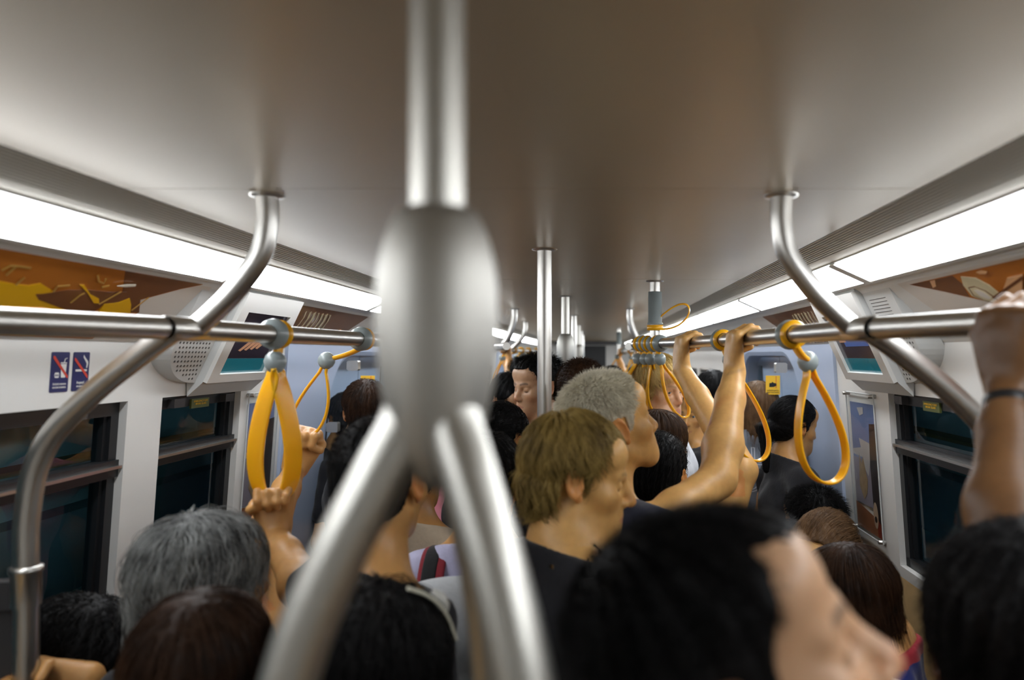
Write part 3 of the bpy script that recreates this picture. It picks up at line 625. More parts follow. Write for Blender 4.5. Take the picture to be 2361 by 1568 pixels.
# draught screens beside the doors, each held by two steel clamps
for sd, nm in ((1, 'right'), (-1, 'left')):
    t = thing('draught_screen', 'clear draught screen held by steel clamps beside the %s doors' % nm, 'screen', WP(sd, 3.20, -1.3))
    cl = (at(1800, 848, 3.2), at(1857, 1010, 3.2)) if sd > 0 else (at(815, 843, 3.2), at(768, 985, 3.2))
    x_in = min(abs(c.x-XC) for c in cl)
    lo = WP(sd, 3.2, -1.3, 0.0)
    mb = MB(); mb.prism([(XC+sd*0.80, 3.2, EYE-0.03), (XC+sd*1.03, 3.2, EYE-0.02), (XC+sd*1.08, 3.2, 0.45), (XC+sd*0.78, 3.2, 0.45)], (0, 0.006, 0)); mb.build('pane', CLEAR, t, smooth=False)
    for c in cl:
        mb = MB(); loop = [(-0.042, -0.022), (-0.03, -0.03), (0.035, -0.03), (0.04, -0.022), (0.04, 0.022), (0.035, 0.03), (-0.03, 0.03), (-0.042, 0.022)]
        mb.prism([(c.x-sd*a*0.6, 3.185, c.z+b*0.72) for a, b in loop], (0, 0.036, 0)); mb.build('clamp', STEEL, t, smooth=False)
# benches below the windows
BEN = mat('moulded bench plastic', (0.70, 0.46, 0.20), 0.4)
for sd, nm in ((1, 'right'), (-1, 'left')):
    mb = MB(); pr = [(0.70, 0.42), (0.72, 0.45), (0.98, 0.43), (1.01, 0.72), (1.038, 0.72), (1.038, 0.05), (0.80, 0.05)]
    mb.prism([(XC+sd*h, -0.4, z) for h, z in pr], (0, 3.0, 0))
    tag(mb.build('bench_seat', BEN, smooth=False), 'long tan moulded bench under the near %s windows' % nm, 'bench')
# ---------------------------------------------------------------- sculpting engine: smooth unions of rounded shapes, turned into one continuous surface
F4 = np.float32
def V3(*a): return np.array(a, dtype=np.float64)
def nrm(v): v = np.asarray(v, float); return v/max(1e-9, np.linalg.norm(v))
class Prim:
    __slots__ = ('fn', 'lo', 'hi', 'k', 'op')
    def __init__(s, fn, lo, hi, k=0.01, op='add'): s.fn = fn; s.lo = np.array(lo); s.hi = np.array(hi); s.k = k; s.op = op
def cone(a, b, ra, rb, k=0.012, op='add'):
    a = np.array(a, float); b = np.array(b, float); ba = b-a; L2 = max(1e-10, ba@ba); af = a.astype(F4); bf = ba.astype(F4)
    def fn(P):
        q = P-af; t = np.clip((q@bf)/F4(L2), 0, 1); q = q-t[..., None]*bf
        return np.sqrt((q*q).sum(-1))-(F4(ra)+t*F4(rb-ra))
    r = max(ra, rb); return Prim(fn, np.minimum(a, b)-r, np.maximum(a, b)+r, k, op)
def ell(c, r, R=None, k=0.012, op='add'):
    c = np.array(c, float); r = np.array(r, float); cf = c.astype(F4); rf = r.astype(F4); R = None if R is None else np.array(R, float).astype(F4)
    def fn(P):
        q = P-cf
        if R is not None: q = q@R
        q0 = q/rf; k0 = np.sqrt((q0*q0).sum(-1)); q1 = q0/rf; k1 = np.sqrt((q1*q1).sum(-1))
        return k0*(k0-1)/np.maximum(k1, F4(1e-6))
    m = r.max(); return Prim(fn, c-m, c+m, k, op)
def slab(a, b, ra, rb, R, s, k=0.02, op='add'):
    """Cone whose section is stretched by s along the axes of R."""
    a = np.array(a, float); b = np.array(b, float); R = np.array(R, float); s = np.array(s, float); M = (R/s)   # columns scaled
    a2 = a@M; b2 = b@M; ba = (b2-a2); L2 = max(1e-10, ba@ba); Mf = M.astype(F4); af = a2.astype(F4); bf = ba.astype(F4)
    def fn(P):
        q = P@Mf-af; t = np.clip((q@bf)/F4(L2), 0, 1); q = q-t[..., None]*bf
        return np.sqrt((q*q).sum(-1))-(F4(ra)+t*F4(rb-ra))
    r = max(ra, rb)*s.max(); return Prim(fn, np.minimum(a, b)-r, np.maximum(a, b)+r, k, op)
def box3(c, h, R, rad, k=0.01, op='add'):
    c = np.array(c, float); h = np.array(h, float)-rad; Rf = np.array(R, float).astype(F4); cf = c.astype(F4); hf = h.astype(F4)
    def fn(P):
        q = np.abs((P-cf)@Rf)-hf
        return np.sqrt((np.maximum(q, 0)**2).sum(-1))+np.minimum(q.max(-1), 0)-F4(rad)
    m = np.linalg.norm(h)+rad; return Prim(fn, c-m, c+m, k, op)
class Field:                                      # cut or ripple applied over the whole shape
    def __init__(s, fn, op, k=0.006): s.fn = fn; s.op = op; s.k = k

def sculpt(prims, fields=(), h=0.005, zfine=None, hc=0.02, bounds=None):
    """Surface nets over sparse blocks of a rectilinear grid. Returns vertices, quads."""
    adds = [p for p in prims if p.op == 'add']
    lo = np.min([p.lo for p in adds], 0)-3*h; hi = np.max([p.hi for p in adds], 0)+3*h
    if bounds: lo = np.maximum(lo, bounds[0]); hi = np.minimum(hi, bounds[1])
    ax = []
    for i in range(3):
        if i == 2 and zfine is not None and lo[2] < zfine-4*hc:
            g = np.concatenate([np.arange(lo[2]-2*hc, zfine, hc), np.arange(zfine, hi[2]+h, h)])
        else: g = np.arange(lo[i], hi[i]+h, h)
        n = int(math.ceil((len(g)-1)/8))*8+1; step = g[-1]-g[-2]
        g = np.concatenate([g, g[-1]+step*np.arange(1, n-len(g)+1)]); ax.append(g.astype(F4))
    nb = [(len(g)-1)//8 for g in ax]; ncell = [len(g)-1 for g in ax]
    cen = [(g[:-1:8]+g[8::8])/2 for g in ax]; half = [(g[8::8]-g[:-1:8])/2 for g in ax]
    G = np.stack(np.meshgrid(*cen, indexing='ij'), -1).reshape(-1, 3).astype(F4)
    H = np.stack(np.meshgrid(*half, indexing='ij'), -1).reshape(-1, 3); diag = np.sqrt((H*H).sum(-1))
    pd = np.stack([p.fn(G) for p in prims])
    isadd = np.array([p.op == 'add' for p in prims]); ks = np.array([p.k for p in prims])[:, None]
    dmin = pd[isadd].min(0)
    near = (dmin < diag*1.25+ks.max()) & (dmin > -diag*1.6-0.02)
    keep = np.nonzero(near)[0]
    if not len(keep): return np.zeros((0, 3)), np.zeros((0, 4), int)
    B = len(keep); ib = np.stack(np.unravel_index(keep, nb), -1)
    idx = ib[:, None, :]*8+np.arange(9)[None, :, None]                      # B,9,3
    PX, PY, PZ = ax[0][idx[..., 0]], ax[1][idx[..., 1]], ax[2][idx[..., 2]]
    P = np.empty((B, 9, 9, 9, 3), F4); P[..., 0] = PX[:, :, None, None]; P[..., 1] = PY[:, None, :, None]; P[..., 2] = PZ[:, None, None, :]
    D = np.full((B, 9, 9, 9), 1.0, F4)
    act = pd[:, keep] < diag[keep][None]*1.25+ks+0.004
    for i, p in enumerate(prims):
        a = np.nonzero(act[i])[0]
        if not len(a): continue
        d = p.fn(P[a]); cur = D[a]; k = F4(p.k)
        if p.op == 'add':
            hh = np.maximum(k-np.abs(cur-d), 0)/k; D[a] = np.minimum(cur, d)-hh*hh*k*F4(0.25)
        else:
            d = -d; hh = np.maximum(k-np.abs(cur-d), 0)/k; D[a] = np.maximum(cur, d)+hh*hh*k*F4(0.25)
    for f in fields:
        v = f.fn(P).astype(F4)
        if f.op == 'disp': D = D+v
        elif f.op == 'shell': D = np.maximum(D, -(D+v))
        else:
            k = F4(f.k); hh = np.maximum(k-np.abs(D-v), 0)/k; D = np.maximum(D, v)+hh*hh*k*F4(0.25)
    S = D < 0
    off = [(0,0,0),(1,0,0),(0,1,0),(1,1,0),(0,0,1),(1,0,1),(0,1,1),(1,1,1)]
    cnt = sum(S[:, o[0]:8+o[0], o[1]:8+o[1], o[2]:8+o[2]].astype(np.int8) for o in off)
    ci = np.nonzero((cnt > 0) & (cnt < 8)); b = ci[0]; ijk = np.stack(ci[1:], -1)
    cd_ = np.stack([D[b, ijk[:, 0]+o[0], ijk[:, 1]+o[1], ijk[:, 2]+o[2]] for o in off], 1)
    g0 = ib[b]*8+ijk
    c0 = np.stack([ax[q][g0[:, q]] for q in range(3)], -1); c1 = np.stack([ax[q][g0[:, q]+1] for q in range(3)], -1)
    acc = np.zeros((len(b), 3)); num = np.zeros(len(b))
    offa = np.array(off)
    for e0 in range(8):
        for bit in (1, 2, 4):
            if e0 & bit: continue
            e1 = e0 | bit; da, db = cd_[:, e0], cd_[:, e1]; x = (da < 0) != (db < 0)
            t = np.where(x, da/np.where(x, da-db, 1), 0)[:, None]
            o = offa[e0]+(offa[e1]-offa[e0])*t
            acc += np.where(x[:, None], o, 0); num += x
    o = acc/num[:, None]; verts = c0+(c1-c0)*o
    stride = np.array([1, ncell[0]+2, (ncell[0]+2)*(ncell[1]+2)], np.int64)
    key = (g0+1)@stride; order = np.argsort(key); skey = key[order]
    quads = []
    for axn in range(3):
        u, v = [(1, 2), (2, 0), (0, 1)][axn]
        sl0 = [slice(0, 8)]*3; sl1 = [slice(0, 8)]*3; sl1[axn] = slice(1, 9)
        A = S[(slice(None), *sl0)]; Bq = S[(slice(None), *sl1)]
        e = np.nonzero(A != Bq); gg = ib[e[0]]*8+np.stack(e[1:], -1); flip = A[e]
        cells = []
        for du, dv in ((-1, -1), (0, -1), (0, 0), (-1, 0)):
            q = gg.copy(); q[:, u] += du; q[:, v] += dv; kk = (q+1)@stride
            pos = np.searchsorted(skey, kk); pos = np.minimum(pos, len(skey)-1); ok = skey[pos] == kk
            cells.append(np.where(ok, order[pos], -1))
        Q = np.stack(cells, -1); good = (Q >= 0).all(1); Q = Q[good]; fl = flip[good]
        Q[~fl] = Q[~fl][:, ::-1]; quads.append(Q)
    Q = np.concatenate(quads); lab = np.arange(len(verts))
    for _ in range(400):
        m = lab[Q].min(1); new = lab.copy(); np.minimum.at(new, Q.ravel(), np.repeat(m, 4)); new = new[new]
        if (new == lab).all(): break
        lab = new
    cnt = np.bincount(lab[Q[:, 0]], minlength=len(verts)); Q = Q[cnt[lab[Q[:, 0]]] >= 400]
    used = np.zeros(len(verts), bool); used[Q.ravel()] = True; remap = np.cumsum(used)-1
    return verts[used], remap[Q]

def mesh_obj(name, verts, quads, mats, parent=None, midx=None, loc=None, link=True):
    if loc is not None: verts = verts-np.array(loc)
    me = bpy.data.meshes.new(name); n, m = len(verts), len(quads)
    me.vertices.add(n); me.vertices.foreach_set('co', np.asarray(verts, F4).ravel())
    me.loops.add(4*m); me.loops.foreach_set('vertex_index', quads.astype(np.int32).ravel())
    me.polygons.add(m); me.polygons.foreach_set('loop_start', np.arange(0, 4*m, 4, dtype=np.int32))
    for x in (mats if isinstance(mats, (list, tuple)) else [mats]): me.materials.append(x)
    if midx is not None: me.polygons.foreach_set('material_index', midx.astype(np.int32))
    me.polygons.foreach_set('use_smooth', np.ones(m, bool)); me.update(calc_edges=True); me.validate()
    o = bpy.data.objects.new(name, me); COL.objects.link(o)
    if loc is not None: o.location = loc
    if parent is not None:
        o.parent = parent
        o.matrix_parent_inverse = Matrix.Translation(-Vector(parent.location))
    return o

# ---------------------------------------------------------------- skin, hair and cloth materials
def skin_mat(name, col, lip, hairc, rough=0.42):
    if name in MATS: return MATS[name]
    m = mat(name, col, rough, sss=0.18, spec=0.4, noise=0.16, nscale=55, bump=0.22); nt = m.node_tree; b = nt.nodes['Principled BSDF']
    src = b.inputs['Base Color'].links[0].from_socket
    at_ = nt.nodes.new('ShaderNodeAttribute'); at_.attribute_name = 'paint'; sp = nt.nodes.new('ShaderNodeSeparateColor'); nt.links.new(at_.outputs['Color'], sp.inputs[0])
    for ch, c in (('Red', lip), ('Green', hairc), ('Blue', tuple(x*y for x, y in zip(col, (1.02, 0.62, 0.50))))):
        mx = nt.nodes.new('ShaderNodeMix'); mx.data_type = 'RGBA'; mx.inputs['B'].default_value = (*c, 1)
        nt.links.new(sp.outputs[ch], mx.inputs['Factor']); nt.links.new(src, mx.inputs['A']); src = mx.outputs['Result']
    nt.links.new(src, b.inputs['Base Color']); return m
def hair_mat(name, ca, cb, rough=0.38, spec=0.35):
    if name in MATS: return MATS[name]
    rough += 0.14; spec = 0.12 if max(ca) < 0.02 else 0.22
    m = mat(name, ca, rough, spec=spec); nt = m.node_tree; b = nt.nodes['Principled BSDF']
    hi = nt.nodes.new('ShaderNodeHairInfo'); tc = nt.nodes.new('ShaderNodeTexCoord'); n = nt.nodes.new('ShaderNodeTexNoise'); n.inputs['Scale'].default_value = 22; n.inputs['Detail'].default_value = 3
    nt.links.new(tc.outputs['Object'], n.inputs['Vector'])
    ad = nt.nodes.new('ShaderNodeMath'); ad.operation = 'MULTIPLY_ADD'; ad.inputs[1].default_value = 0.55
    sb = nt.nodes.new('ShaderNodeMath'); sb.operation = 'MULTIPLY_ADD'; sb.inputs[1].default_value = 1.6; sb.inputs[2].default_value = -0.55
    nt.links.new(n.outputs['Fac'], sb.inputs[0]); nt.links.new(hi.outputs['Random'], ad.inputs[0]); nt.links.new(sb.outputs[0], ad.inputs[2])
    mx = nt.nodes.new('ShaderNodeMix'); mx.data_type = 'RGBA'; mx.clamp_factor = True; mx.inputs['A'].default_value = (*ca, 1); mx.inputs['B'].default_value = (*cb, 1)
    nt.links.new(ad.outputs[0], mx.inputs['Factor']); nt.links.new(mx.outputs['Result'], b.inputs['Base Color']); return m
SK = {
 'fair': skin_mat('golden fair skin', (0.66, 0.37, 0.125), (0.45, 0.15, 0.10), (0.20, 0.12, 0.05)),  # fair skin with an even golden base colour
 'pale': skin_mat('ruddy pale skin', (0.62, 0.36, 0.21), (0.48, 0.18, 0.13), (0.28, 0.17, 0.07)),
 'tan': skin_mat('warm tan skin', (0.53, 0.275, 0.095), (0.36, 0.13, 0.08), (0.02, 0.015, 0.012)),
 'east': skin_mat('light golden skin', (0.56, 0.33, 0.19), (0.42, 0.17, 0.12), (0.02, 0.016, 0.014)),
 'brown': skin_mat('brown skin', (0.17, 0.08, 0.03), (0.22, 0.08, 0.05), (0.012, 0.01, 0.008)),
}
HR = {
 'black': hair_mat('black hair', (0.003, 0.003, 0.0034), (0.011, 0.010, 0.010), 0.36),
 'dark': hair_mat('dark brown hair', (0.010, 0.005, 0.003), (0.050, 0.022, 0.010), 0.38),
 'brown': hair_mat('brown hair', (0.035, 0.016, 0.008), (0.11, 0.055, 0.025), 0.36),
 'auburn': hair_mat('light brown hair', (0.07, 0.035, 0.015), (0.20, 0.11, 0.05), 0.4),
 'sandy': hair_mat('sandy brown hair', (0.09, 0.055, 0.014), (0.40, 0.27, 0.075), 0.38),
 'blond': hair_mat('straw blond hair', (0.42, 0.28, 0.08), (0.85, 0.66, 0.30), 0.38),
 'silver': hair_mat('silver grey hair', (0.52, 0.46, 0.34), (0.90, 0.85, 0.70), 0.45),
 'salt': hair_mat('grey streaked hair', (0.020, 0.020, 0.019), (0.40, 0.41, 0.40), 0.42),
}
EYEW = mat('eye white', (0.70, 0.68, 0.64), 0.15); IRIS = mat('grey blue iris', (0.10, 0.14, 0.17), 0.15); PUP = mat('pupil', (0.005, 0.005, 0.005), 0.1)
def cloth_mat(col, name): return mat(name, col, 0.85, spec=0.2, noise=0.10, nscale=90, bump=0.25, sheen=0.15)

def rotm(yaw, pitch=0, roll=0):
    """Columns: the person's right, forward, up. yaw 0 looks down the car (+Y), positive turns left; pitch positive bows the head."""
    y, p, r = map(math.radians, (yaw, -pitch, roll))
    M = Matrix.Rotation(y, 3, 'Z') @ Matrix.Rotation(p, 3, 'X') @ Matrix.Rotation(r, 3, 'Y')
    return np.array(M)

def head_prims(Cn, R, s, o):
    """Head shapes around Cn (between the ears), x right, y forward, z up."""
    def T(x, y, z): return Cn+R@(V3(x, y, z)*s)
    E = lambda x, y, z, rx, ry, rz, k=0.012, op='add', RR=None: ell(T(x, y, z), V3(rx, ry, rz)*s, R if RR is None else R@RR, k*s, op)
    K = lambda a, b, ra, rb, k=0.012, op='add': cone(T(*a), T(*b), ra*s, rb*s, k*s, op)
    jw = o.get('jaw', 1.0); ns = o.get('nose', 1.0)
    L = [E(0, -0.016, 0.034, 0.0745, 0.094, 0.084, 0.02), E(0, 0.022, -0.026, 0.056, 0.070, 0.080, 0.03),
         K((-0.030, 0.052, 0.060), (0.030, 0.052, 0.060), 0.035, 0.035, 0.03),
         K((-0.046*jw, 0.0, -0.058), (-0.012, 0.070, -0.100), 0.015, 0.015, 0.03), K((0.046*jw, 0.0, -0.058), (0.012, 0.070, -0.100), 0.015, 0.015, 0.03),
         E(0, 0.076, -0.098, 0.020, 0.017, 0.018, 0.022), E(0, 0.060, -0.070, 0.036, 0.034, 0.030, 0.03),
         E(-0.042, 0.056, -0.022, 0.022, 0.022, 0.020, 0.028), E(0.042, 0.056, -0.022, 0.022, 0.022, 0.020, 0.028),
         E(-0.032, 0.089, 0.002, 0.021, 0.016, 0.0135, 0.012, 'sub'), E(0.032, 0.089, 0.002, 0.021, 0.016, 0.0135, 0.012, 'sub'),
         K((-0.044, 0.069, 0.020), (-0.012, 0.083, 0.019), 0.0085, 0.0095, 0.014), K((0.044, 0.069, 0.020), (0.012, 0.083, 0.019), 0.0085, 0.0095, 0.014),
         E(-0.031, 0.0690, 0.001, 0.0105, 0.0105, 0.0105, 0.004), E(0.031, 0.0690, 0.001, 0.0105, 0.0105, 0.0105, 0.004),
         K((0, 0.082, 0.013), (0, 0.106*ns-0.002, -0.026), 0.0085, 0.0105, 0.012), E(0, 0.108*ns-0.003, -0.0335, 0.0115, 0.0115, 0.0098, 0.008),
         E(-0.0125, 0.0955, -0.0365, 0.0078, 0.0105, 0.0082, 0.006), E(0.0125, 0.0955, -0.0365, 0.0078, 0.0105, 0.0082, 0.006),
         E(-0.007, 0.098, -0.0435, 0.0035, 0.005, 0.004, 0.003, 'sub'), E(0.007, 0.098, -0.0435, 0.0035, 0.005, 0.004, 0.003, 'sub'),
         E(0, 0.084, -0.056, 0.020, 0.012, 0.012, 0.012),
         K((-0.022, 0.080, -0.0665), (0, 0.0925, -0.0625), 0.0035, 0.0055, 0.006), K((0.022, 0.080, -0.0665), (0, 0.0925, -0.0625), 0.0035, 0.0055, 0.006),
         K((-0.020, 0.080, -0.0705), (0.0, 0.0905, -0.0740), 0.0035, 0.0065, 0.006), K((0.020, 0.080, -0.0705), (0.0, 0.0905, -0.0740), 0.0035, 0.0065, 0.006),
         K((-0.021, 0.0885, -0.0683), (0.021, 0.0885, -0.0683), 0.0012, 0.0012, 0.003, 'sub')]
    if o.get('closed', False):
        L += [E(-0.031, 0.0725, 0.001, 0.0140, 0.0128, 0.0122, 0.003), E(0.031, 0.0725, 0.001, 0.0140, 0.0128, 0.0122, 0.003)]
    else:
        for sx in (-1, 1):
            L += [K((sx*0.043, 0.0745, 0.003), (sx*0.030, 0.0835, 0.0090), 0.0030, 0.0034, 0.005), K((sx*0.030, 0.0835, 0.0090), (sx*0.018, 0.079, 0.002), 0.0034, 0.0028, 0.005),
                  K((sx*0.043, 0.0745, 0.000), (sx*0.030, 0.0805, -0.0075), 0.0026, 0.0030, 0.005), K((sx*0.030, 0.0805, -0.0075), (sx*0.018, 0.078, -0.001), 0.0030, 0.0026, 0.005)]
    for sx in (-1, 1):      # ears: a tilted shell with a rim, hollow and lobe
        a = math.radians(-14); RR = np.array(Matrix.Rotation(sx*math.radians(-24), 3, 'Z') @ Matrix.Rotation(math.radians(14), 3, 'X'))
        L += [E(sx*0.0785, -0.012, 0.000, 0.0085, 0.0185, 0.0315, 0.006, 'add', RR), E(sx*0.0855, -0.0085, -0.002, 0.0075, 0.0105, 0.0195, 0.005, 'sub', RR),
              E(sx*0.0845, -0.014, 0.012, 0.0045, 0.0085, 0.0085, 0.004, 'sub', RR), E(sx*0.0755, 0.000, -0.0285, 0.0060, 0.0085, 0.0095, 0.006),
              E(sx*0.079, 0.0025, -0.005, 0.004, 0.005, 0.007, 0.004)]
    return L, T

def hand_on_bar(c, a, u, r, s, thumb, spread=1.0, phase=0.45):
    """Hand closed round a bar of radius r: c point on the axis, a axis, u from the bar to the palm; thumb = +-1 along a. Returns prims and the wrist."""
    a = nrm(a); u = nrm(u-a*(u@a)); d = np.cross(a, u)*1.0
    if d[2] < 0: d = -d
    L = []; rp = r+0.0135*s
    def pol(th, rad, off): return c+(u*math.cos(th)+d*math.sin(th))*rad+a*off
    wr = c+u*(rp+0.016*s)-d*0.078*s
    offs = [0.033, 0.0112, -0.0105, -0.031]; lens = [(0.043, 0.026, 0.021), (0.047, 0.030, 0.022), (0.044, 0.028, 0.021), (0.034, 0.021, 0.018)]; rad = [0.0100, 0.0104, 0.0098, 0.0086]
    for i in range(4):
        o = offs[i]*thumb*s*spread; th = phase-0.06*abs(i-1.3); kn = pol(th, r+0.0165*s, o)
        L.append(cone(wr+a*o*0.45, kn, 0.0175*s, 0.0128*s, 0.014*s)); p = kn; rr = rad[i]*s; R_ = r+rr*0.9
        for q, ln in enumerate(lens[i]):
            th += ln*s/(R_+0.002); nx = pol(th, R_, o*(1-0.04*q)); L.append(cone(p, nx, rr*(1.08-0.07*q), rr*(1.0-0.09*q), 0.0035*s)); p = nx
    L.append(ell(lerp(wr, pol(0.1, rp+0.006*s, 0), 0.5), V3(0.030, 0.042, 0.0145)*s, np.stack([a, d, u], 1), 0.014*s))
    t0 = wr+a*0.020*thumb*s+d*0.022*s; t1 = pol(-0.25, rp+0.004*s, 0.046*thumb*s); t2 = pol(-1.3, r+0.010*s, 0.050*thumb*s); t3 = pol(-2.1, r+0.009*s, 0.036*thumb*s)
    L += [cone(t0, t1, 0.0165*s, 0.0125*s, 0.014*s), cone(t1, t2, 0.0120*s, 0.0105*s, 0.004*s), cone(t2, t3, 0.0105*s, 0.0090*s, 0.004*s)]
    return L, wr
def hand_open(W, d, n, s, thumb, curl=(0.25, 0.4, 0.35), thumb_out=0.6, fan=0.10, extra=None):
    """Hand at wrist W pointing along d with palm facing n."""
    d = nrm(d); n = nrm(n-d*(n@d)); x = np.cross(d, n)*thumb; L = []
    kn = W+d*0.088*s
    L.append(ell(W+d*0.052*s, V3(0.038, 0.050, 0.0155)*s, np.stack([x, d, n], 1), 0.014*s))
    offs = [0.030, 0.0105, -0.0095, -0.0285]; lens = [(0.042, 0.025, 0.021), (0.046, 0.029, 0.022), (0.043, 0.027, 0.021), (0.033, 0.021, 0.018)]; rad = [0.0095, 0.0099, 0.0094, 0.0083]
    for i in range(4):
        p = W+x*offs[i]*s+d*(0.088-0.006*abs(i-1))*s; L.append(cone(W+x*offs[i]*0.5*s, p, 0.0155*s, 0.0118*s, 0.012*s))
        ang = 0.0; dd = nrm(d+x*fan*(1.4-i)); cu = curl if extra is None else extra[i]
        for q, ln in enumerate(lens[i]):
            ang += cu[q]; nx = p+(dd*math.cos(ang)+n*math.sin(ang))*ln*s; L.append(cone(p, nx, rad[i]*s*(1.08-0.07*q), rad[i]*s*(1.0-0.09*q), 0.0035*s)); p = nx
    t0 = W+x*0.018*s+d*0.018*s; t1 = t0+nrm(x*0.8+d*0.75+n*0.35)*0.045*s; t2 = t1+nrm(x*thumb_out+d*0.9+n*0.3)*0.034*s; t3 = t2+nrm(x*thumb_out*0.6+d+n*0.25)*0.027*s
    L += [cone(t0, t1, 0.0175*s, 0.0125*s, 0.014*s), cone(t1, t2, 0.0118*s, 0.0105*s, 0.004*s), cone(t2, t3, 0.0105*s, 0.0085*s, 0.004*s)]
    return L

def ik(S, W, l1, l2, pole):
    d = W-S; D = np.linalg.norm(d); f = max(1.0, D/((l1+l2)*0.985)); l1 *= f; l2 *= f
    x = (l1*l1-l2*l2+D*D)/(2*D); hgt = math.sqrt(max(0, l1*l1-x*x)); n = nrm(d); p = np.array(pole, float); p = nrm(p-n*(p@n))
    return S+n*x+p*hgt

def hairline(kind):
    if kind == 'short': ys, zs = [-0.13, -0.06, -0.038, -0.034, 0.008, 0.012, 0.028, 0.034, 0.058, 0.075, 0.11], [-0.078, -0.074, -0.050, 0.024, 0.026, -0.024, -0.020, 0.028, 0.060, 0.080, 0.092]
    elif kind == 'receding': ys, zs = [-0.13, -0.06, -0.038, -0.034, 0.008, 0.012, 0.028, 0.034, 0.045, 0.060, 0.11], [-0.075, -0.072, -0.048, 0.024, 0.026, -0.014, -0.012, 0.030, 0.066, 0.096, 0.13]
    elif kind == 'high': ys, zs = [-0.13, -0.06, -0.038, -0.034, 0.004, 0.008, 0.018, 0.022, 0.032, 0.048, 0.11], [-0.078, -0.074, -0.050, 0.024, 0.026, -0.016, -0.012, 0.030, 0.066, 0.098, 0.13]
    elif kind == 'bald': ys, zs = [-0.13, -0.06, -0.038, -0.034, 0.008, 0.012, 0.020, 0.022, 0.03, 0.06, 0.11], [-0.075, -0.072, -0.048, 0.024, 0.026, 0.0, 0.01, 0.060, 0.105, 0.13, 0.16]
    else: ys, zs = [-0.15, -0.02, 0.010, 0.030, 0.045, 0.060, 0.075, 0.11], [-0.30, -0.30, -0.20, -0.10, 0.030, 0.064, 0.078, 0.090]
    return np.array(ys, F4), np.array(zs, F4)

